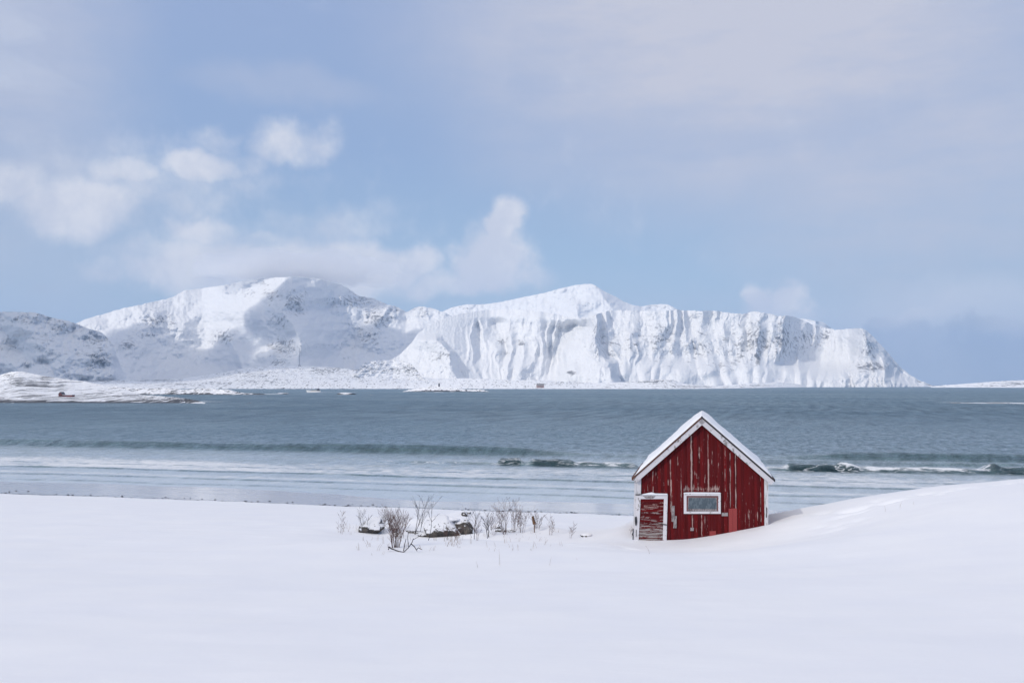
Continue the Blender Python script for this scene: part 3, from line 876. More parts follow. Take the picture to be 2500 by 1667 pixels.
CROCK = [(1228, 832, 16, 10, .9), (1273, 836, 12, 10, .9), (1245, 862, 40, 5, .5), (1075, 870, 30, 18, .7), (1550, 840, 40, 40, .55), (1610, 830, 60, 50, .55), (1700, 840, 60, 50, .5),
         (1800, 850, 60, 50, .55), (1850, 830, 40, 50, .75), (1910, 830, 30, 50, .8), (1960, 830, 50, 44, .6), (2015, 820, 24, 24, .6), (2130, 895, 40, 14, 1.0), (1395, 910, 16, 6, 1.0), (1460, 830, 30, 50, .5), (1780, 890, 60, 20, .5), (2120, 850, 20, 40, .6),
         (1850, 872, 8, 22, 1.1), (1490, 850, 30, 40, .5), (1345, 800, 40, 20, .3)]
rangeC = range_mesh('mountain', 925, 2320, 1.2, ridgeC, ([900, 1000, 1200, 1450, 1800, 2100, 2320], [2700, 2700, 2850, 2800, 3000, 3200, 3600]), ([900, 1000, 1200, 1450, 1800, 2050, 2200, 2320], [60, 250, 420, 330, 300, 360, 260, 60]), 210, reliefC, lambda PX, PY, T: 0.16 + 0.62 * patch(PX, PY, CROCK), jag=2.5, sm=5, p=1.0)


# ------------------------------------------------------------------ low snowy land along the fjord
def low_land(name, px0, px1, step, top, foot, depth, nrows, hummock, rockf, jag=0.8, back=500, sm=7, mat='shore'):
    px = np.arange(px0, px1 + step, step, dtype=float)
    tp = smooth1(interp(top, px), sm)
    ft = interp(foot, px)
    Yb = F * H / (ft - HY)
    t = np.linspace(0, 1, nrows)
    T = np.repeat(t[:, None], len(px), 1); PX = np.repeat(px[None], nrows, 0)
    PY0 = ft[None] + (tp - ft)[None] * T
    PY = ft[None] + 0.6 + (tp - ft - 0.6)[None] * T + jag * fbm(PX / 7, PY0 / 3, 4, 151) * T ** 2
    dep = interp(depth, px)
    YD = Yb[None] * 0.995 + dep[None] * T ** 1.2
    YD = YD + hummock * fbm(PX / 16, PY / 5, 4, 152) * (0.2 + T)
    x, y, z = dirv(PX, PY)
    X = x / y * YD; Zm = H + z / y * YD
    rk = rockf(PX, PY, T)
    xs_, ys_, zs_, rs_ = [X], [YD], [Zm], [rk]
    for i in range(1, 6):
        f = i / 5
        yy = YD[-1] + back * f
        xs_.append((X[-1] * yy / YD[-1])[None]); ys_.append(yy[None]); zs_.append((Zm[-1] * (1 - f) - 1.5 * f)[None]); rs_.append(rk[-1][None])
    o = grid_mesh(name, np.vstack(xs_), np.vstack(ys_), np.vstack(zs_), M[mat], attrs=dict(rock=np.vstack(rs_)))
    return tag(o, kind='structure')


topF = [(-400, 930), (100, 930), (191, 929), (383, 927), (446, 923), (510, 914), (595, 899), (659, 893), (744, 893), (808, 896), (872, 903), (920, 910), (1000, 920), (1080, 924), (1172, 923), (1257, 928), (1308, 927), (1393, 932), (1450, 935), (1560, 931), (1600, 926), (1640, 926), (1665, 936), (1700, 940), (1750, 942), (1850, 934), (1900, 933), (1960, 938), (2040, 941), (2273, 941.0), (2330, 941.2)]
footF = [(-400, 949), (900, 949), (1500, 949.2), (1700, 949), (1900, 946), (2000, 944.4), (2200, 943.2), (2330, 942.6)]
depF = [(-400, 500), (900, 600), (1030, 500), (1300, 350), (1600, 300), (2000, 120), (2300, 60)]
FROCK = [(900, 900, 60, 8, .9), (985, 897, 30, 8, 1.1), (800, 905, 50, 8, .6), (620, 915, 60, 8, .5), (660, 930, 80, 6, .5), (1600, 931, 50, 5, .9), (1380, 935, 40, 4, .7), (240, 929, 60, 3, 1.1), (380, 928, 60, 3, 1.0), (520, 936, 60, 6, .5), (1700, 944, 60, 2.5, .8), (1850, 941, 40, 2, .6), (440, 938, 60, 3, .7)]
foreland = low_land('shore_land', -400, 2330, 1.6, topF, footF, depF, 70, 30, lambda PX, PY, T: 0.26 + 0.50 * patch(PX, PY, FROCK) + 0.35 * (1 - sstep(T, 0, 0.05)), jag=0.8)

topK = [(860, 925), (872, 903), (885, 890), (893, 885), (900, 883), (934, 879), (960, 879.5), (985, 882), (1002, 888), (1016, 901), (1028, 918), (1040, 930)]
knob = low_land('hill', 860, 1040, 1.2, topK, [(860, 947.6), (1040, 947.6)], [(860, 40), (900, 200), (960, 330), (1000, 260), (1040, 40)], 60, 26, lambda PX, PY, T: 0.2 + 0.75 * patch(PX, PY, [(905, 903, 26, 7, .4), (960, 903, 34, 9, .45), (1000, 902, 22, 14, .6), (930, 890, 20, 5, .3)]), jag=1.4, sm=5)
topL = [(-400, 895), (-100, 912), (0, 915), (24, 908), (45, 906), (74, 911), (104, 917), (134, 922), (167, 926), (208, 931), (260, 942), (300, 948), (330, 958), (345, 964), (380, 966), (430, 970), (461, 974), (486, 980), (500, 984.4)]
footL = [(-400, 983), (440, 983.5), (470, 984), (500, 984.5)]
LROCK = [(40, 930, 24, 10, .7), (80, 935, 20, 12, .7), (110, 935, 20, 14, .7), (145, 940, 16, 12, .6), (250, 970, 200, 8, .55), (410, 978, 100, 8, 1.1), (200, 979, 200, 5, .5), (470, 979, 40, 4, 1.3), (20, 915, 16, 5, .6), (240, 962, 60, 3, .7)]
leftland = low_land('shore_land', -400, 500, 1.2, topL, footL, [(-400, 500), (0, 420), (200, 380), (330, 160), (400, 60), (500, 3)], 80, 10, lambda PX, PY, T: 0.30 + 0.62 * patch(PX, PY, LROCK) + 0.8 * (1 - sstep(T, 0.02, 0.12)), jag=0.9, back=200)
topM = [(235, 955), (260, 947), (300, 946), (340, 949), (400, 947), (450, 951), (500, 948), (560, 951), (586, 958), (600, 959.6), (640, 960.5), (649, 963)]
midland = low_land('skerry', 235, 649, 1.2, topM, [(200, 963), (649, 963.4)], [(235, 60), (400, 60), (586, 20), (649, 6)], 30, 8, lambda PX, PY, T: 0.45 + 0.4 * sstep(PX, 560, 600) + 0.75 * (1 - sstep(T, 0.05, 0.35)), jag=1.4, back=60, sm=3)
topI = [(982, 956), (1000, 951), (1020, 948), (1050, 943), (1072, 940), (1085, 943), (1105, 947), (1130, 950), (1150, 951), (1170, 950), (1185, 953), (1194, 956)]
islet = low_land('islet', 982, 1194, 1.0, topI, [(980, 956), (1196, 956.3)], [(982, 4), (1070, 60), (1194, 4)], 30, 8, lambda PX, PY, T: 0.22 + 0.25 * sstep(PX, 1080, 1150) + 0.85 * (1 - sstep(T, 0.15, 0.45)), jag=1.0, back=60, sm=3)
topR = [(2272, 944), (2290, 942), (2308, 940), (2350, 937), (2385, 934), (2461, 929), (2500, 928), (2600, 930), (2800, 938)]
rightland = low_land('island', 2272, 2800, 1.6, topR, [(2270, 945.5), (2600, 946.5), (2800, 946.5)], [(2272, 10), (2500, 250), (2800, 100)], 40, 20, lambda PX, PY, T: 0.20 + 0.5 * patch(PX, PY, [(2480, 937, 40, 5, 1.0), (2440, 942, 50, 2, .8)]) + 0.4 * (1 - sstep(T, 0, 0.1)), jag=0.8, back=200, sm=5)


# ------------------------------------------------------------------ rocks
def rock_mesh(size, seed, amp=0.28, sub=4, flat=0.3, dust=0.0, freq=1.3):
    bm = bmesh.new()
    bmesh.ops.create_icosphere(bm, subdivisions=sub, radius=1.0)
    from mathutils import noise as mn
    off = Vector((seed * 3.7, seed * 1.3, seed * 7.7))
    for v in bm.verts:
        n_ = v.co.normalized()
        # facetted: clip against random planes
        r = 1.0 + amp * mn.fractal(n_ * freq + off, 1.0, 2.0, 4) + 0.10 * mn.fractal(n_ * freq * 4 + off, 1.0, 2.0, 3)
        n_ = Vector([math.copysign(abs(q_) ** 0.72, q_) for q_ in n_])
        c = n_ * r
        rr = random.Random(seed)
        for i in range(9):
            pn = Vector((rr.uniform(-1, 1), rr.uniform(-1, 1), rr.uniform(-.7, 1))).normalized()
            dd = rr.uniform(0.62, 0.9)
            over = c.dot(pn) - dd
            if over > 0: c -= pn * over * 0.85
        v.co = Vector((c.x * size[0], c.y * size[1], c.z * size[2]))
    me = bpy.data.meshes.new('rock')
    bm.to_mesh(me); bm.free()
    for p_ in me.polygons: p_.use_smooth = True
    a = me.attributes.new('dust', 'FLOAT', 'POINT')
    a.data.foreach_set('value', np.full(len(me.vertices), dust, np.float32))
    return me


def snow_cap(size, seed, parent, z0=0.0, thick=1.0):
    """drifted snow lying on a rock: lumpy half dome that overhangs a little"""
    bm = bmesh.new()
    bmesh.ops.create_icosphere(bm, subdivisions=4, radius=1.0)
    from mathutils import noise as mn
    off = Vector((seed * 5.1, 2.2, seed))
    for v in bm.verts:
        n_ = v.co.copy()
        r = 1 + 0.16 * mn.fractal(n_ * 1.1 + off, 1.0, 2.0, 3)
        zc = n_.z if n_.z > 0 else n_.z * 0.35 + 0.10 * mn.fractal(n_ * 3 + off, 1.0, 2.0, 3)
        v.co = Vector((n_.x * size[0] * r, n_.y * size[1] * r, zc * size[2] * r))
    o = bm_obj('snow_cap', bm, M['snow'], parent, smooth=True)
    o.location = (0, 0, z0)
    return o


def rock(px, py, Y, size, seed, label, cap=None, rot=0.0, dust=0.0, group='rocks sticking out of the snow by the shrubs', sink=0.3, amp=0.28):
    if Y is None:
        p = hit(px, py, 29.0); Y = p[1]
    else:
        p = P(px, py, Y)
    e = link('boulder', rock_mesh(size, seed, amp=amp, dust=dust), M['rock'])
    e.location = (p[0], Y, p[2]); e.rotation_euler = (0, 0, rot)
    tag(e, label, 'rock', group)
    if cap:
        c = snow_cap(cap[:3], seed, e)
        c.location = cap[3:6]
    return e


rock(1080, 1292, 33.3, (0.66, 0.50, 0.42), 3, 'largest dark boulder under the thick snow drift, left half dusted with snow', cap=(0.55, 0.34, 0.10, 0.02, 0.24, 0.30), dust=0.30)
rock(1120, 1288, 33.6, (0.42, 0.40, 0.34), 12, 'brown rounded boulder at the right end of the snow-capped boulder', cap=(0.36, 0.34, 0.10, 0.0, 0.22, 0.25), dust=0.1)
rock(1141, 1292, 33.3, (0.17, 0.2, 0.24), 5, 'small brown rock leaning against the snow-capped boulders', dust=-0.1)
rock(908, 1287, 33.5, (0.40, 0.4, 0.30), 21, 'dark pointed rock left of the tallest brown shrub, streaked with snow', cap=(0.26, 0.26, 0.08, -0.06, 0.16, 0.14), dust=0.3)
rock(1046, 1307, None, (0.40, 0.3, 0.12), 8, 'flat dark slab of rock below the big snow-capped boulder', cap=(0.26, 0.24, 0.06, -0.08, 0.04, 0.05), dust=-0.1)
rock(1012, 1300, None, (0.34, 0.2, 0.05), 9, 'thin dark edge of rock showing left of the big boulder', dust=-0.3)
rock(1214, 1289, None, (0.22, 0.24, 0.15), 14, 'small dark rock right of the big boulder, by the dense upright twigs', cap=(0.18, 0.18, 0.06, 0.02, 0.10, 0.10), dust=0.1)
rock(1236, 1298, None, (0.36, 0.24, 0.08), 15, 'low brown rock edge at the foot of the dense upright twigs', dust=-0.2)
rock(1132, 1257, None, (0.13, 0.16, 0.12), 16, 'small black rock high on the snow mound behind the boulders', dust=0.0)
rock(1116, 1265, None, (0.13, 0.12, 0.07), 17, 'black rock tip at the left foot of the snow mound behind the boulders', dust=-0.1)
rock(1143, 1252, None, (0.09, 0.10, 0.05), 18, 'tiny black stone near the top of the snow mound', dust=-0.1)
rock(996, 1297, None, (0.09, 0.1, 0.04), 19, 'tiny dark stone left of the thin rock edge', dust=-0.3)
g_ = hit(1432, 1309)
rock(1432, 1308, g_.y, (0.20, 0.16, 0.07), 23, 'lone grey stone in smooth snow between the shrubs and the red shack', cap=(0.19, 0.15, 0.05, 0, 0, .035), dust=0.1, group='rocks sticking out of the snow by the shrubs')


def skerry_rock(px, py, w_px, h_px, seed, label):
    D0 = F * H / (py - HY)
    e = link('sea_rock', rock_mesh((w_px / 2 / F * D0, w_px / 3.5 / F * D0, h_px / F * D0), seed, sub=4), M['rock'])
    e.location = ((px - CX) / F * D0, D0, 0)
    tag(e, label, 'rock', 'low dark rocks awash in the fjord')


skerry_rock(690, 961.5, 34, 2.6, 31, 'low dark rock awash just right of the white surf left of the boat')
skerry_rock(846, 962.5, 48, 4.2, 32, 'dark humped rock in the water between the boat and the islet')
skerry_rock(612, 984, 9, 1.4, 33, 'tiny dark rock in open water right of the dark shore spit')
skerry_rock(907, 964.5, 8, 1.0, 34, 'tiny dark rock in the water left of the islet')
skerry_rock(2340, 983.5, 46, 1.4, 35, 'low dark rock in the surf near the right edge, nearer the middle')
skerry_rock(2425, 983.5, 60, 1.6, 36, 'long low dark rock in the surf near the right edge of the photo')

# ------------------------------------------------------------------ the red shack
YH = 30.0
hx = (1714.5 - CX) / F * YH / (math.cos(PITCH) + math.sin(PITCH) * 0.15)
HAZ = math.atan2(hx, YH)
root = bpy.data.objects.new('shack', None); COL.objects.link(root)
root.location = (hx, YH, 4.2)
root.rotation_euler = (0, 0, -HAZ)
tag(root, 'small weathered red wooden shack with snowy gable roof half buried in the snow', 'shack')
ca, sa = math.cos(-HAZ), math.sin(-HAZ)


def fu(px, py):
    """photograph pixel -> (u, z) on the plane of the shack's front"""
    x, y, z = dirv(px, py)
    # plane normal (front) n = rotate((0,1,0), -HAZ)
    nx, ny = -sa, ca
    t = (hx * nx + YH * ny) / (x * nx + y * ny)
    X = x * t; Y_ = y * t; Zz = H + z * t
    return (X - hx) * ca + (Y_ - YH) * sa, Zz - 4.2


uL = fu(1554, 1240)[0]; uR = fu(1875.5, 1240)[0]
uE, zE = fu(1547, 1163); uE2, zE2 = fu(1889, 1168)
uA, zA = fu(1713.5, 1016.0)
slope = (zA - zE) / (uA - uE)
slopeR = (zA - zE2) / (uE2 - uA)
DEP = 5.2
ZB0 = -1.2


def roofz(u):
    return np.where(u < uA, zA - (uA - u) * slope, zA - (u - uA) * slopeR)


# front wall cladding, fine enough to carry each board and its peeled paint
cols = np.linspace(uL + 0.02, uR - 0.02, 420)
nr = 230
T = np.linspace(0, 1, nr)[:, None]
ztop = roofz(cols) - 0.16
Uw = np.repeat(cols[None], nr, 0); Zw = ZB0 + (ztop[None] - ZB0) * T
bw_ = 0.098
ph = (Uw / bw_) % 1.0
groove = np.clip(1 - np.abs(ph - 0.5) * 2 / 0.22, 0, 1)      # narrow V between boards
groove = np.where(np.abs(ph - 0.5) * 2 < 0.22, groove, 0)
Yw = 0.012 * groove + 0.003 * np.sin(np.floor(Uw / bw_ + .5) * 12.9)
bid = np.floor(Uw / bw_ + 0.5)
tone = np.clip(0.5 + 0.5 * np.sin(bid * 78.233 + 1.0) + 0.25 * fbm(Uw * 2, Zw * 0.7, 2, 161), 0, 1)
wear = 0.325 + 0.18 * fbm(Uw * 9, Zw * 0.8, 4, 162) + 0.10 * fbm(Uw * 1.1, Zw * 1.1, 3, 163)
STREAK = [(1687.8, 1062, 1198, 2.0, .62), (1688.5, 1100, 1200, 1.6, .55), (1728.6, 1058, 1196, 1.3, .5), (1730, 1120, 1196, 1.8, .55), (1637, 1120, 1250, 1.7, .42), (1640, 1170, 1255, 2.0, .36),
          (1783, 1105, 1245, 1.8, .45), (1796, 1100, 1245, 1.9, .58), (1770, 1090, 1200, 1.6, .34), (1594, 1150, 1205, 1.8, .46), (1663, 1140, 1262, 1.7, .32), (1857, 1150, 1275, 1.3, .46),
          (1709, 1090, 1130, 5, .24), (1700, 1150, 1185, 8, .24), (1721, 1155, 1180, 3, .32), (1738, 1100, 1140, 2.5, .28), (1690, 1255, 1295, 1.8, .42), (1713, 1255, 1312, 3.2, .42), (1721, 1252, 1310, 1.2, .32),
          (1655, 1110, 1135, 3, .26), (1632, 1165, 1185, 3, .32), (1850, 1250, 1285, 2, .36), (1777, 1250, 1300, 2, .28), (1813, 1200, 1225, 1.6, .28), (1829, 1240, 1285, 1.6, .28), (1866, 1195, 1225, 1.2, .4), (1582, 1155, 1200, 3, .24), (1772, 1195, 1250, 5, .22), (1746, 1180, 1196, 8, .3)]
for (sx_, y0, y1, w_, a_) in STREAK:
    u0 = fu(sx_, 0.5 * (y0 + y1))[0]; z1 = fu(sx_, y0)[1]; z0 = fu(sx_, y1)[1]; ww = w_ / 82.0 * 0.75
    wear = wear + 0.75 * a_ * np.exp(-((Uw - u0 + 0.006 * fbm(Zw * 3, Uw * 0, 2, 164)) / ww) ** 2) * sstep(Zw, z0 - .06, z0 + .06) * (1 - sstep(Zw, z1 - .06, z1 + .06))
# flaking above the window and along the snow line
uw0, zw0 = fu(1668, 1200); uw1, _ = fu(1762, 1200)
wear = wear + 0.27 * np.exp(-((Zw - zw0 - 0.09) / 0.09) ** 2) * sstep(Uw, uw0 - .05, uw0 + .05) * (1 - sstep(Uw, uw1 - .05, uw1 + .05))
grey = np.clip(0.4 + 0.8 * fbm(Uw * 3, Zw * 2, 2, 165), 0, 1)
front = grid_mesh('wall', Uw, Yw, Zw, M['red'], root, attrs=dict(wear=wear, grey=grey, tone=tone), smooth=False)
# other walls
bm = bmesh.new()
zl = float(roofz(uL)) - 0.12; zr_ = float(roofz(uR)) - 0.12
add_box(bm, uL + 0.02, uL + 0.10, 0.03, DEP, ZB0, zl)
add_box(bm, uR - 0.10, uR - 0.02, 0.03, DEP, ZB0, zr_)
add_prism(bm, [(uL + 0.10, ZB0), (uR - 0.10, ZB0), (uR - 0.10, zr_), (uA, zA - 0.16), (uL + 0.10, zl)], DEP - 0.08, DEP)
sidew = bm_obj('side_wall', bm, M['red'], root)
for nm, val in (('wear', .3), ('grey', .5), ('tone', .5)):
    a = sidew.data.attributes.new(nm, 'FLOAT', 'POINT'); a.data.foreach_set('value', np.full(len(sidew.data.vertices), val, np.float32))

# roof: boards, rusty metal edge, snow
OV = 0.14


def slab(bm, ua, za, ub, zb, th, y0, y1):
    """sloping slab from point a to point b, thickness th downward"""
    dx, dz = ub - ua, zb - za
    L = math.hypot(dx, dz); nx_, nz_ = -dz / L, dx / L
    if nz_ > 0: nx_, nz_ = -nx_, -nz_
    add_prism(bm, [(ua, za), (ub, zb), (ub + nx_ * th, zb + nz_ * th), (ua + nx_ * th, za + nz_ * th)], y0, y1)


bm = bmesh.new()
slab(bm, uA, zA, uE, zE, 0.045, -OV, DEP + OV)
slab(bm, uA + 0.002, zA, uE2, zE2, 0.045, -OV, DEP + OV)
roof = bm_obj('roof', bm, M['rust'], root)
# metal ridge cap
bm = bmesh.new()
slab(bm, uA, zA + 0.012, uA - 0.03, zA + 0.012 - 0.03 * slope, 0.015, -OV - 0.05, 0.0)
slab(bm, uA, zA + 0.012, uA + 0.03, zA + 0.012 - 0.03 * slopeR, 0.015, -OV - 0.05, 0.0)
bm_obj('ridge_cap', bm, M['dark'], roof)


def roof_snow(sign):
    n1, n2 = 90, 46
    S_ = np.linspace(0.0, 1.0, n1)[:, None]; V_ = np.linspace(0, 1, n2)[None]
    ue, ze = (uE, zE) if sign < 0 else (uE2, zE2)
    base_u = uA + (ue - uA) * (0.0 + 0.98 * S_) + 0 * V_
    base_z = zA + (ze - zA) * (0.0 + 0.98 * S_) + 0 * V_
    y = -OV + 0.01 + (DEP + 2 * OV - 0.02) * V_ + 0 * S_
    edge = np.minimum(1, np.minimum(V_, 1 - V_) * DEP / 0.07) ** 0.5 * np.minimum(1, S_ * 2.4 / 0.12 + .40) ** 0.5 * np.minimum(1, np.clip(1 - S_, 0, 1) * 2.4 / 0.22) ** 0.6
    th = (0.070 + 0.045 * fbm(S_ * 5 + 0 * V_, V_ * 6 + 0 * S_, 3, 171 + sign)) * np.clip(edge, 0, 1)
    if sign < 0:
        th = th * (1 - 0.5 * sstep(S_, 0.88, 1.0))
    L = math.hypot(ue - uA, ze - zA); nx_, nz_ = abs(ze - zA) / L * sign * sstep(S_, 0.0, 0.10), abs(ue - uA) / L
    U1 = base_u + nx_ * (th + 0.004); Z1 = base_z + nz_ * (th + 0.004)
    # closed underside
    U = np.vstack([U1, (base_u + nx_ * 0.004)[::-1]]); Zz = np.vstack([Z1, (base_z + nz_ * 0.004)[::-1]]); Y2 = np.vstack([y, y[::-1]])
    return grid_mesh('roof_snow', U, Y2, Zz, M['snow'], roof)


roof_snow(-1); roof_snow(1)
# barge boards
for (ua, ue, ze) in ((uA, uE, zE), (uA, uE2, zE2)):
    bm = bmesh.new()
    off = 0.05
    sgn = -1 if ue < ua else 1
    slab(bm, ua + sgn * 0.001, zA - off * 1.25, ue, ze - off * 1.25, 0.142, -OV - 0.03, -OV + 0.0)
    bm_obj('barge_board', bm, M['barge'], root)
    bm = bmesh.new()
    slab(bm, ua + sgn * 0.001, zA - 0.012, ue, ze - 0.012, 0.036, -OV - 0.045, -OV - 0.002)
    bm_obj('verge_trim', bm, M['dark'] if sgn > 0 else M['rust'], root)
# eaves
bm = bmesh.new()
add_box(bm, uE - 0.05, uE + 0.03, -OV - 0.02, DEP + OV, zE - 0.10, zE + 0.0)
e_ = bm_obj('gutter_board', bm, M['rust'], root)
bm = bmesh.new()
add_box(bm, uE2 - 0.03, uE2 + 0.03, -OV - 0.02, DEP + OV, zE2 - 0.08, zE2 - 0.005)
bm_obj('gutter_board', bm, M['dark'], root)


def quad_board(name, corners, y0, y1, mat, parent=root):
    bm = bmesh.new()
    add_prism(bm, [fu(*c) for c in corners], y0, y1)
    return bm_obj(name, bm, mat, parent)


# corner boards
quad_board('corner_board', [(1555, 1160), (1565.5, 1157), (1565, 1206.5), (1554.5, 1206.5)], -0.045, 0.0, M['post'])
quad_board('corner_board', [(1865.6, 1158), (1875.5, 1166), (1875.5, 1300), (1866.5, 1300)], -0.035, 0.0, M['post'])
quad_board('corner_board', [(1549, 1160), (1554.6, 1160), (1552, 1330), (1545.5, 1330)], -0.02, 0.12, M['post'])
# door frame and door
df = quad_board('door_frame', [(1553.5, 1207.8), (1630.3, 1206.8), (1630, 1217), (1553, 1217.2)], -0.06, 0.0, M['white'])
quad_board('post', [(1553.5, 1217.3), (1564.3, 1217.3), (1558.5, 1335), (1547, 1335)], -0.052, 0.0, M['white'], df)
quad_board('post', [(1621, 1217.1), (1630, 1217.1), (1627, 1335), (1617.6, 1335)], -0.052, 0.0, M['white'], df)
quad_board('sill_snow', [(1562, 1207), (1585, 1202), (1592, 1201), (1600, 1203.6), (1629, 1204.2), (1630.5, 1206.7)], -0.10, 0.0, M['snow'], df)
quad_board('dark_cap', [(1552, 1205.6), (1631, 1205.2), (1631, 1206.8), (1552, 1207.8)], -0.085, -0.0, M['dark'], df)
quad_board('repair_plate', [(1570, 1209.8), (1601, 1209.8), (1595, 1215.6), (1577, 1215.6)], -0.066, -0.06, M['greywood'], df)
# door leaf: horizontal boards with paint worn to grey below
nU, nZ = 60, 260
pyv = np.linspace(1335, 1217, nZ)
DU = np.zeros((nZ, nU)); DZ = np.zeros((nZ, nU)); PYm = np.zeros((nZ, nU)); PXm = np.zeros((nZ, nU))
for i, py_ in enumerate(pyv):
    l_ = 1564.5 - (py_ - 1217) * 6.0 / 118; r_ = 1621.5 - (py_ - 1217) * 3.2 / 118
    for j in range(nU):
        pxx = l_ + (r_ - l_) * j / (nU - 1)
        DU[i, j], DZ[i, j] = fu(pxx, py_); PYm[i, j] = py_; PXm[i, j] = pxx
fy = (1322 - PYm) / 8.1
lap = (fy % 1.0)
DY = -0.012 - 0.014 * (1 - lap)
rel = (PXm - 1561) / 60
panel = (rel > .18) & (rel < .78) & (PYm > 1225) & (PYm < 1252)
DY = DY + np.where(panel, 0.004, 0)
wr = 0.33 + 0.80 * fbm(PXm / 26, PYm / 1.9, 4, 181) + 0.26 * fbm(PXm / 3.0, PYm / 1.3, 2, 183) + 0.34 * sstep(PYm, 1255, 1300) - 0.35 * (PYm < 1223)
wr = wr + 0.22 * panel * (np.sin(np.floor(fy) * 3.3) > -0.1)
wr = wr - 0.4 * ((lap < 0.16))
gr_ = np.clip(sstep(PYm, 1225, 1262) + 0.3 * fbm(PXm / 6, PYm / 4, 2, 182), 0, 1)
door = grid_mesh('door', DU, DY, DZ, M['door'], root, attrs=dict(wear=wr, grey=gr_, tone=0.4 + 0.4 * np.sin(np.floor(fy) * 2.2)), smooth=False)
quad_board('latch', [(1615, 1277), (1628, 1278.8), (1628, 1281), (1615, 1279.2)], -0.075, -0.06, M['dark'], door)
# window
wf = quad_board('window', [(1671.5, 1210), (1758, 1210), (1758, 1247), (1671.5, 1247)], -0.012, -0.006, M['mred'])
quad_board('frame', [(1669.5, 1203.8), (1759.6, 1203.8), (1759.6, 1209.4), (1669.5, 1209.4)], -0.05, -0.0, M['white'], wf)
quad_board('frame', [(1669.5, 1247.6), (1759.8, 1247.6), (1759.8, 1253), (1669.3, 1253)], -0.055, -0.0, M['white'], wf)
quad_board('frame', [(1669.5, 1209.5), (1676.2, 1209.5), (1676.2, 1247.5), (1669.5, 1247.5)], -0.048, -0.0, M['white'], wf)
quad_board('frame', [(1753.4, 1209.5), (1759.6, 1209.5), (1759.6, 1247.5), (1753.4, 1247.5)], -0.048, -0.0, M['white'], wf)
quad_board('ledge_snow', [(1668.6, 1203.5), (1671, 1201.6), (1690, 1201.0), (1735, 1201.4), (1757, 1201.6), (1760.3, 1203.5)], -0.075, 0.0, M['snow'], wf)
sash = quad_board('sash', [(1676.4, 1209.6), (1753.2, 1209.6), (1753.2, 1214.2), (1676.4, 1213.6)], -0.03, -0.013, M['redfresh'], wf)
sash.data.materials.clear(); sash.data.materials.append(M['mred'])
quad_board('sash', [(1676.4, 1213.7), (1680.4, 1213.7), (1679.2, 1247.4), (1676.4, 1247.4)], -0.03, -0.013, M['mred'], wf)
quad_board('sash', [(1749.4, 1214.3), (1753.2, 1214.3), (1753.2, 1247.4), (1750.4, 1247.4)], -0.03, -0.013, M['mred'], wf)
quad_board('sash', [(1679.3, 1241.6), (1750.3, 1242), (1750.3, 1247.3), (1679.3, 1247.3)], -0.03, -0.013, M['greywood'], wf)
quad_board('pane', [(1680.5, 1213.8), (1749.3, 1214.2), (1750.2, 1241.9), (1679.4, 1241.5)], -0.022, -0.016, M['glass'], wf)
# putty line
quad_board('putty', [(1680.2, 1213.2), (1749.6, 1213.8), (1749.6, 1214.9), (1680.2, 1214.3)], -0.034, -0.0305, M['greywood'], wf)
quad_board('putty', [(1680.2, 1214.4), (1681.4, 1214.4), (1680.3, 1241.4), (1679.0, 1241.4)], -0.034, -0.0305, M['greywood'], wf)
quad_board('putty', [(1748.6, 1215), (1749.8, 1215), (1750.8, 1241.8), (1749.5, 1241.8)], -0.034, -0.0305, M['greywood'], wf)
# patches
quad_board('grey_plank', [(1639.5, 1234), (1647, 1234), (1646.4, 1272.5), (1639.8, 1272.5)], -0.03, 0.0, M['greywood'])
quad_board('grey_plank', [(1644.6, 1258.8), (1652.4, 1258.8), (1651.8, 1288), (1643.8, 1288)], -0.055, -0.031, M['greywood'])
quad_board('red_patch', [(1779, 1241), (1788.6, 1241), (1788.6, 1330), (1779, 1330)], -0.025, 0.0, M['redfresh'])
quad_board('red_patch', [(1789, 1240.4), (1799.5, 1240.4), (1799.5, 1330), (1789, 1330)], -0.028, 0.0, M['redfresh'])
quad_board('red_patch', [(1732, 1296), (1747.8, 1295.4), (1747.8, 1325), (1732, 1325)], -0.022, 0.0, M['redfresh'])
quad_board('grey_patch', [(1685, 1287.5), (1694, 1287.5), (1693.5, 1295), (1685.5, 1295)], -0.018, 0.0, M['greywood'])
quad_board('grey_patch', [(1762, 1251), (1777, 1251), (1777, 1259), (1762, 1259)], -0.018, 0.0, M['greywood'])
quad_board('iron_strap', [(1550.5, 1261), (1554.5, 1259.5), (1555.8, 1272), (1554.2, 1281), (1551.6, 1281), (1550.3, 1272)], -0.085, -0.053, M['dark'])
quad_board('iron_strap', [(1553.0, 1292), (1554.6, 1292), (1554.0, 1309), (1552.8, 1309)], -0.066, -0.0525, M['dark'])
quad_board('iron_strap', [(1870, 1236), (1872.8, 1240), (1872, 1262), (1869.6, 1262), (1870.8, 1250)], -0.05, -0.036, M['dark'])
# chain by the left corner
bm = bmesh.new()
pts = [fu(1548, 1290), fu(1547.4, 1298), fu(1546.3, 1303), fu(1547.2, 1308), fu(1546.6, 1330)]
add_tube(bm, [(p_[0] - 0.02, -0.05, p_[1]) for p_ in pts], [0.010, 0.012, 0.018, 0.012, 0.010], 6)
bm_obj('chain', bm, M['dark'], root)

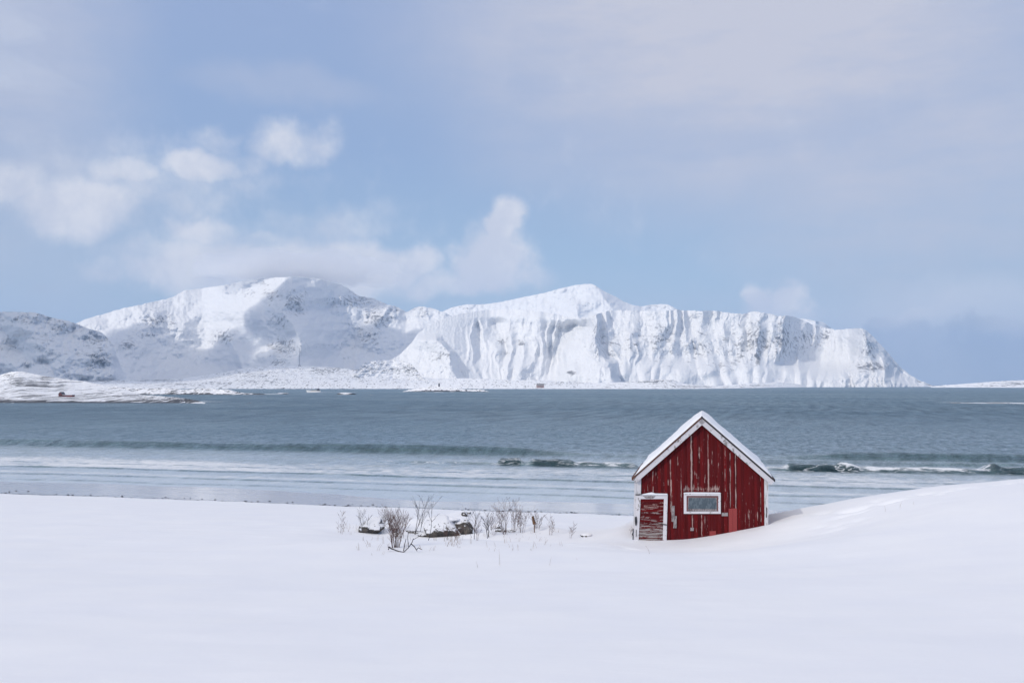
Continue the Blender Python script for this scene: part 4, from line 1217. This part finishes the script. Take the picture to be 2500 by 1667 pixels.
# ------------------------------------------------------------------ shrubs
def twig(bm, p, d, L, r, rr, depth=0, curl=0.25):
    n_ = 6 if depth == 0 else 4
    pts = [p.copy()]; rad = [r]
    q = p.copy(); dd = d.normalized()
    for i in range(n_):
        dd = (dd + Vector((rr.uniform(-1, 1), rr.uniform(-.6, .6), rr.uniform(-.3, .6))) * curl * 0.5).normalized()
        q = q + dd * (L / n_)
        pts.append(q.copy()); rad.append(max(0.0022, r * (1 - (i + 1) / n_ * 0.8)))
    add_tube(bm, pts, rad, 4)
    if depth < 2:
        k_ = rr.randint(3, 6) if depth == 0 else rr.randint(1, 3)
        for i in range(k_):
            t = rr.uniform(0.35, 0.95)
            a = pts[int(t * n_)]
            side = rr.choice((-1, 1))
            d2 = (dd + Vector((side * rr.uniform(.35, .9), rr.uniform(-.5, .5), rr.uniform(.0, .5)))).normalized()
            twig(bm, a, d2, L * rr.uniform(.22, .42), max(0.0025, r * 0.5), rr, depth + 1, curl)


def shrub(px, py, hpx, spread, stems, label, seed, r=0.011, mat='twig', lean=0.0, group='bare leafless shrubs in the snowy hollow', curl=0.22, Y=None):
    g = hit(px, py) if Y is None else Vector(P(px, py, Y))
    rr = random.Random(seed)
    hgt = hpx / F * g.y
    bm = bmesh.new()
    for i in range(int(stems * 1.25 + 0.5)):
        x = rr.uniform(-1, 1) * spread / F * g.y
        f = rr.uniform(.6, 1.0) if i else 1.0
        gz = float(snow_z(g.x + x, g.y + 0.0)) - g.z
        twig(bm, Vector((x * 0.45, rr.uniform(-.12, .12), min(gz, 0.05) - 0.08)), Vector((lean + x * 0.8 / max(hgt, .1) + rr.uniform(-.12, .12), rr.uniform(-.15, .15), 1)), hgt * f + .08, r * rr.uniform(.5, .95), rr, 0, curl)
    o = bm_obj('shrub', bm, M[mat])
    o.location = g
    tag(o, label, 'shrub', group)
    return o


shrub(891, 1300, 54, 8, 3, 'small thin bare shrub at the left, left of the pointed rock', 1, r=.009, mat='twigdark')
shrub(934, 1293, 52, 8, 7, 'fine pale bare twigs just left of the tallest brown bush', 2, r=.006)
shrub(958, 1294, 64, 16, 9, 'dense brown bare bush with its top just below the beach edge', 3, r=.011)
shrub(965, 1336, 92, 22, 12, 'tall reddish brown bush nearest the camera, many upright stems', 4, r=.011)
shrub(1010, 1304, 100, 6, 2, 'tall slender bare sapling, the tallest one, reaching up to the wet beach', 5, r=.013, mat='twigdark', lean=.22, curl=.14)
shrub(1023, 1299, 86, 5, 2, 'slender bare sapling just right of the tallest one', 6, r=.010, mat='twigdark', lean=.18, curl=.14)
shrub(1045, 1318, 104, 5, 1, 'thin forked sapling growing in front of the left end of the big boulder', 7, r=.012, mat='twigdark', lean=.32, curl=.22)
shrub(1155, 1315, 88, 9, 2, 'slender forked sapling right of the brown boulder', 8, r=.012, mat='twigdark', lean=-.08, curl=.2)
shrub(1166, 1318, 56, 6, 3, 'fine low twigs between the two forked saplings right of the boulders', 9, r=.005)
shrub(1190, 1312, 62, 9, 3, 'dark V-shaped sapling left of the small dark rock', 10, r=.012, mat='twigdark', lean=-.2)
shrub(1234, 1304, 80, 11, 6, 'dense upright brown twigs above the low brown rock, left part', 11, r=.009)
shrub(1256, 1294, 72, 14, 7, 'dense upright brown twigs above the low brown rock, right part', 12, r=.008)
shrub(1312, 1290, 42, 12, 7, 'fine twigs beside and behind the broken stake', 13, r=.007)
shrub(1345, 1306, 46, 8, 3, 'sparse leaning twigs at the right end of the shrubs', 14, r=.006, lean=.2)
shrub(1391, 1313, 34, 3, 2, 'single thin forked twig alone right of the shrubs', 15, r=.005, lean=.2)
shrub(832, 1300, 48, 14, 4, 'very fine pale twigs at the far left end of the shrubs', 16, r=.004, lean=.25)
shrub(1538, 1306, 26, 12, 5, 'dry twigs leaning out of the snowbank left of the shack', 17, r=.005, lean=.6)
shrub(978, 1312, 60, 14, 9, 'tangle of fine brown stems right behind the nearest brown bush', 18, r=.006)
shrub(1104, 1318, 34, 22, 9, 'low fine dry stems in front of the brown boulder', 19, r=.0045)
shrub(1274, 1300, 58, 12, 6, 'fine pale stems between the dense upright twigs and the broken stake', 20, r=.006)
shrub(1205, 1306, 50, 12, 6, 'fine low stems around the small dark rock right of the V-shaped sapling', 21, r=.005)
# fallen tangle of bent branches
g = hit(985, 1347)
bm = bmesh.new()
sc_ = g.y / F
for pl, r0 in (([(-36, 12, 0), (-30, 6, .1), (-10, 1, .0), (2, 1, -.1), (12, 10, 0), (20, 22, .1), (24, 32, 0)], .016), ([(18, 20, 0), (26, 12, .05), (33, 2, 0)], .014), ([(-38, 4, .1), (-34, 12, 0), (-28, 8, 0), (-26, 4, .1)], .012),
               ([(32, 6, 0), (36, 10, 0), (44, 4, .1)], .012), ([(0, 2, 0), (2, 16, .1), (5, 30, .1)], .011), ([(24, 30, 0), (34, 34, .1), (44, 42, .1)], .006), ([(12, 12, 0), (10, 34, 0), (11, 48, .1)], .008)):
    add_tube(bm, [(a * sc_, c, b * sc_) for a, b, c in pl], [r0 * (1 - .6 * i / len(pl)) for i in range(len(pl))], 5)
o = bm_obj('fallen_branch', bm, M['twigdark']); o.location = g
tag(o, 'bent dark branches lying on the snow at the foot of the nearest brown bush', 'branch')
# broken stake
g = hit(1303, 1300)
bm = bmesh.new()
add_tube(bm, [(0.02, 0, -0.1), (0.02, 0, 0.30)], [0.016, 0.018], 6)
bmesh.ops.create_cone(bm, cap_ends=True, segments=7, radius1=0.050, radius2=0.034, depth=0.27, matrix=Matrix.Translation((-0.01, 0, 0.40)) @ Matrix.Rotation(R(-12), 4, 'Y'))
for v in bm.verts:
    if v.co.z > 0.5: v.co.z += random.uniform(-.04, .04)
o = bm_obj('stake', bm, M['stake']); o.location = g
tag(o, 'broken rotten brown stake standing on a thin stick among the twigs', 'stake')
# dry grass
bm = bmesh.new()
rr = random.Random(77)
spots = [(rr.uniform(860, 1380), rr.uniform(1296, 1345)) for i in range(90)] + [(rr.uniform(1080, 1130), rr.uniform(1310, 1330)) for i in range(18)] + [(rr.uniform(820, 880), rr.uniform(1285, 1305)) for i in range(14)] + \
        [(2160, 1250), (2178, 1250), (2196, 1240), (2232, 1232), (1222, 1380), (1195, 1345), (1203, 1346), (1265, 1336), (1300, 1338), (1590, 1352), (1170, 1385), (908, 1356), (933, 1354), (1410, 1366), (1340, 1380), (1330, 1312), (1322, 1318)]
for (a, b) in spots:
    g = hit(a, b)
    hh = rr.uniform(.06, .22)
    ln = rr.uniform(-.4, .5)
    if (a, b) == (1222, 1380): hh, ln = .36, -.05
    for q_ in range(rr.randint(1, 2)):
        p0 = Vector((g.x + rr.uniform(-.03, .03), g.y, g.z - .03))
        add_tube(bm, [p0, p0 + Vector((ln * hh * .5, 0, hh * .6)), p0 + Vector((ln * hh * 1.2, .02, hh))], [.004, .003, .0015], 3)
o = bm_obj('grass', bm, M['straw']); tag(o, 'dry grass stalks poking through the snow', 'grass', kind='stuff')
# pebbles and seaweed along the edge of the snow
bm = bmesh.new()
for i in range(900):
    X = rr.uniform(-42, 34)
    if X < -14 and rr.random() < .8: continue
    s_ = abs(rr.gauss(0, 1.1)) + 1.7
    Y = 66 + s_ - .28 * X
    z = float(beach_z(np.array(s_), np.array(X)))
    r_ = rr.uniform(.02, .065)
    ret = bmesh.ops.create_icosphere(bm, subdivisions=1, radius=1.0)
    for v in ret['verts']:
        v.co = Vector((X + v.co.x * r_ * rr.uniform(1.2, 2.2), Y + v.co.y * r_ * 1.2, z + .02 + v.co.z * r_ * rr.uniform(.5, .8)))
o = bm_obj('pebbles', bm, M['mdark']); tag(o, 'dark pebbles and seaweed washed up along the edge of the snow', 'pebbles', kind='stuff')


# ------------------------------------------------------------------ far buildings, boat, mast
def far_root(name, px, py, D, label, cat, rz=0.0):
    e = bpy.data.objects.new(name, None); COL.objects.link(e)
    p = P(px, py, D); e.location = (p[0], D, p[2]); e.rotation_euler = (0, 0, rz)
    tag(e, label, cat)
    return e


def gable(root, w_, dpt, h_, rh, wallm, roofm, windows=(), door=None, chim=None):
    """ridge along x"""
    bm = bmesh.new()
    for (x0, x1) in ((-w_ / 2, w_ / 2),):
        a = [(-dpt / 2, -1.5), (dpt / 2, -1.5), (dpt / 2, h_), (0, h_ + rh), (-dpt / 2, h_)]
        v1 = [bm.verts.new((x0, y, z)) for y, z in a]; v2 = [bm.verts.new((x1, y, z)) for y, z in a]
        bm.faces.new(v1); bm.faces.new(v2[::-1])
        for i in range(5):
            j = (i + 1) % 5
            bm.faces.new((v1[i], v2[i], v2[j], v1[j]))
    bm_obj('wall', bm, wallm, root)
    bm = bmesh.new()
    ov = .3
    for sg in (-1, 1):
        y1 = sg * (dpt / 2 + ov); z1 = h_ - ov * rh / (dpt / 2)
        a = [(0, h_ + rh + .05), (y1, z1 + .05), (y1, z1 + .35), (0, h_ + rh + .35)]
        v1 = [bm.verts.new((-w_ / 2 - ov, y, z)) for y, z in a]; v2 = [bm.verts.new((w_ / 2 + ov, y, z)) for y, z in a]
        bm.faces.new(v1); bm.faces.new(v2[::-1])
        for i in range(4):
            j = (i + 1) % 4
            bm.faces.new((v1[i], v2[i], v2[j], v1[j]))
    rf = bm_obj('roof', bm, roofm, root)
    for (x, z, ww, hh) in windows:
        bm = bmesh.new(); add_box(bm, x - ww / 2, x + ww / 2, -dpt / 2 - .06, -dpt / 2 + .02, z - hh / 2, z + hh / 2); bm_obj('window', bm, M['mdark'], root)
    if door:
        bm = bmesh.new(); add_box(bm, door - .5, door + .5, -dpt / 2 - .07, -dpt / 2 + .02, 0, 2.0); bm_obj('door', bm, M['mdark'], root)
    if chim is not None:
        bm = bmesh.new(); add_box(bm, chim - .4, chim + .4, -.4, .4, h_ + rh - .4, h_ + rh + 1.4); bm_obj('chimney', bm, M['mgrey'], rf)


# red boathouse on the left shore: tall gabled end and a long low wing
D0 = 560.0
e = far_root('boathouse', 163, 969, D0, 'tiny reddish brown boathouse with a gabled end on the left snowy shore', 'boathouse')
bm = bmesh.new(); s_ = D0 / F
add_prism(bm, [(-17 * s_, -.5), (-9 * s_, -.5), (-9 * s_, 7.5 * s_), (-13.5 * s_, 12 * s_), (-17.5 * s_, 7.5 * s_)], -1.5, 2.5)
bm_obj('gable_house', bm, M['mred'], e)
bm = bmesh.new(); add_box(bm, -9 * s_ + .01, 15 * s_, -1.0, 2.4, -.5, 5.0 * s_)
bm_obj('wing', bm, M['mred'], e)
bm = bmesh.new(); add_box(bm, -9 * s_ + .01, 15.4 * s_, -1.3, 2.7, 5.0 * s_ + .003, 6.0 * s_)
bm_obj('wing_roof', bm, M['snow'], e)
bm = bmesh.new(); slab(bm, -13.5 * s_, 12.6 * s_, -18.2 * s_, 7.5 * s_, .12, -1.6, 2.7); slab(bm, -13.48 * s_, 12.6 * s_, -8.4 * s_, 7.6 * s_, .12, -1.6, 2.7)
bm_obj('roof', bm, M['mdark'], e)
bm = bmesh.new(); add_box(bm, -14.5 * s_, -12 * s_, -1.56, -1.501, 0, 4 * s_); bm_obj('door', bm, M['mdark'], e)
# small grey shed above it
e = far_root('shed', 70, 954, 720, 'tiny pale grey shed with a snow covered roof up on the left shore', 'shed', 0.25)
gable(e, 17 * 720 / F, 3.5, 1.5, 1.1, M['mgrey'], M['snow'], windows=((1.2, .9, .6, .6),), door=-1.0)
e = far_root('shed', 283, 951, 900, 'tiny dark narrow shed between the left shore and the rocky strip', 'shed')
gable(e, 5 * 900 / F, 2.0, 1.6, .8, M['mdark'], M['snow'])
# farmhouse on the far shore
e = far_root('farmhouse', 1319, 946.5, 1990, 'tiny pale brown farmhouse alone on the far snowy shore', 'house', 0.2)
gable(e, 17 * 1990 / F, 8, 4.6, 3.6, M['mpink'], M['mgrey'], windows=((-4, 2.5, 1, 1.2), (0, 2.5, 1, 1.2), (4, 2.5, 1, 1.2)), door=2.0, chim=-2.0)
# marker tower on the islet
e = far_root('beacon', 1072, 941, 1180, 'small dark square beacon tower on top of the snowy islet', 'beacon')
bm = bmesh.new(); add_box(bm, -.85, .85, -.85, .85, -1.5, 2.3, .05); bm_obj('tower', bm, M['mdark'], e)
bm = bmesh.new(); bmesh.ops.create_cone(bm, cap_ends=True, segments=4, radius1=1.45, radius2=.15, depth=.8, matrix=Matrix.Translation((0, 0, 2.71)) @ Matrix.Rotation(R(45), 4, 'Z')); bm_obj('roof', bm, M['mgrey'], e)
# mast on the foreland
e = far_root('radio_mast', 731, 893, 2560, 'thin tall radio mast standing on the low snowy land before the mountain', 'mast')
bm = bmesh.new()
hm = 44 / F * 2560
for a_ in range(3):
    t0 = a_ * 2.094
    add_tube(bm, [(1.1 * math.cos(t0), 1.1 * math.sin(t0), -4), (.25 * math.cos(t0), .25 * math.sin(t0), hm)], [.22, .14], 4)
for i in range(16):
    z = hm * i / 16; rad_ = 1.1 - .85 * i / 16
    add_tube(bm, [(rad_ * math.cos(i * 2.094), rad_ * math.sin(i * 2.094), z), (rad_ * math.cos(i * 2.094 + 2.094), rad_ * math.sin(i * 2.094 + 2.094), z + hm / 16)], [.1, .1], 4)
bm_obj('lattice', bm, M['mdark'], e)
bm = bmesh.new(); add_box(bm, -3, 3, -2.2, 2.2, -4, 1.6); bm_obj('equipment_hut', bm, M['mdark'], e)
# fishing boat, bow to the left
D0 = F * H / (957.4 - HY)
e = far_root('fishing_boat', 766, 957.4, D0, 'white fishing boat with a dark wheelhouse at the stern crossing the fjord', 'boat', 0.08)
L = 15.0
bm = bmesh.new()
prev = None
for i in range(13):
    t = i / 12
    x = -L / 2 + L * t
    bwid = 2.2 * (math.sin(min(1, t * 1.7 + .03) * math.pi / 2)) ** .7 * (1 - .2 * max(0, t - .7) / .3)
    dz = 2.5 - 1.1 * sstep(t, 0, .45) + .25 * t
    xo = -0.9 * (1 - t) ** 3
    ring = [bm.verts.new((x + xo * .0, 0, -.8)), bm.verts.new((x, bwid * .6, -.2)), bm.verts.new((x + xo, bwid, dz)), bm.verts.new((x + xo, bwid * .9, dz)), bm.verts.new((x + xo, bwid * .85, dz - .6)), bm.verts.new((x + xo, -bwid * .85, dz - .6)), bm.verts.new((x + xo, -bwid * .9, dz)), bm.verts.new((x + xo, -bwid, dz)), bm.verts.new((x, -bwid * .6, -.2))]
    if prev:
        for j in range(9):
            bm.faces.new((prev[j], prev[(j + 1) % 9], ring[(j + 1) % 9], ring[j]))
    else:
        bm.faces.new(ring)
    prev = ring
bm.faces.new(prev[::-1])
bm_obj('hull', bm, M['mwhite'], e)
bm = bmesh.new(); add_box(bm, 3.6, 6.6, -1.3, 1.3, .8, 3.4, .15); add_box(bm, 4.2, 6.0, -1.0, 1.0, 3.35, 4.3, .1)
whh = bm_obj('wheelhouse', bm, M['mdark'], e)
bm = bmesh.new(); add_box(bm, -2.5, 3.4, -1.1, 1.1, .8, 2.3, .1); bm_obj('deck_shelter', bm, M['mbuff'], e)
for (x, z0, z1) in ((-2.6, .8, 6.4), (5.2, 4.2, 7.0)):
    bm = bmesh.new(); add_tube(bm, [(x, 0, z0), (x, 0, z1)], [.14, .08], 6)
    add_tube(bm, [(x, 0, z1 - 1.5), (x + 1.8, 0, z1 - 2.2)], [.07, .05], 5)
    bm_obj('mast', bm, M['mdark'], e)
bm = bmesh.new()
for i in range(7):
    add_tube(bm, [(-6.6 + i * .8, -1.5, 1.6), (-6.6 + i * .8, -1.5, 2.9 - .08 * i)], [.05, .05], 4)
add_tube(bm, [(-6.6, -1.5, 2.9), (-1.8, -1.5, 2.45)], [.05, .05], 4)
bm_obj('railing', bm, M['mwhite'], e)


# ------------------------------------------------------------------ clouds with body: cap on the summit, and unseen ones added to shade the land
def cloud(cx, cy, cz, rx, ry, rz, seed, mat, lump=0.34, name='cloud'):
    bm = bmesh.new()
    bmesh.ops.create_icosphere(bm, subdivisions=5, radius=1.0)
    from mathutils import noise as mn
    off = Vector((seed * 2.3, seed * 4.1, seed))
    for v in bm.verts:
        n_ = v.co.normalized()
        r = 1 + lump * mn.fractal(n_ * 1.5 + off, 0.9, 2.1, 5)
        v.co = Vector((n_.x * rx * r, n_.y * ry * r, n_.z * rz * r))
    o = bm_obj(name, bm, M[mat], smooth=True)
    o.location = (cx, cy, cz)
    tag(o, kind='structure')
    return o


def shade_cloud(target, up, rx, ry, rz, seed, mat='cloud'):
    """an out-of-frame cloud, added so that its shadow falls around the target"""
    t = up / SUN.z
    c = Vector(target) + SUN * t
    o = cloud(c.x, c.y, c.z, rx, ry, rz, seed, mat)
    o.rotation_euler = (0, 0, math.atan2(SUN.y, SUN.x))
    return o


# unseen clouds added for their shadow over the left hill and lower left slopes, over the bowl, and over the beach
pA = P(120, 850, 2700); shade_cloud((pA[0], pA[1], pA[2]), 900, 600, 640, 150, 1)
pA = P(385, 868, 3350); shade_cloud((pA[0], pA[1], pA[2]), 1000, 360, 370, 130, 2)
pA = P(885, 815, 3500); shade_cloud((pA[0], pA[1], pA[2]), 1400, 380, 350, 150, 3)
pA = P(520, 930, 2250); shade_cloud((pA[0], pA[1], pA[2]), 600, 560, 420, 90, 6, 'cloud_thin')
pA = P(60, 950, 620); shade_cloud((pA[0], pA[1], pA[2]), 700, 330, 260, 80, 7, 'cloud_thin')
shade_cloud((0, 35, 4), 760, 520, 520, 110, 5, 'cloud_thin')

# the ragged lower edge of the cloud lying over the left summit
def cap_cloud(px, py, Y, rx, ry, rz, seed):
    p = P(px, py, Y)
    o = cloud(p[0], p[1], p[2], rx, ry, rz, seed, 'cap_cloud', 0.55, 'summit_cloud_edge')
    tag(o, kind='stuff')
    return o


for i_, (a_, b_, c_, d_) in enumerate(((600, 652, 190, 48), (665, 650, 170, 60), (735, 655, 200, 62), (800, 650, 170, 66), (870, 662, 170, 46), (700, 668, 130, 34), (830, 678, 110, 26), (560, 664, 120, 30))):
    cap_cloud(a_, b_, 3980, c_, 200, d_, 11 + i_)
# air: pale haze round the whole scene
bm = bmesh.new(); add_box(bm, -12600, 12600, -400, 12400, -60, 640)
mh, nh = material('haze_air')
vh = nh.n('ShaderNodeVolumePrincipled', {'Color': (0.52, 0.70, 0.96, 1), 'Density': 0.00009, 'Anisotropy': 0.1})
finish(mh, nh, None, vh)
hz = bm_obj('haze', bm, mh); tag(hz, kind='stuff')
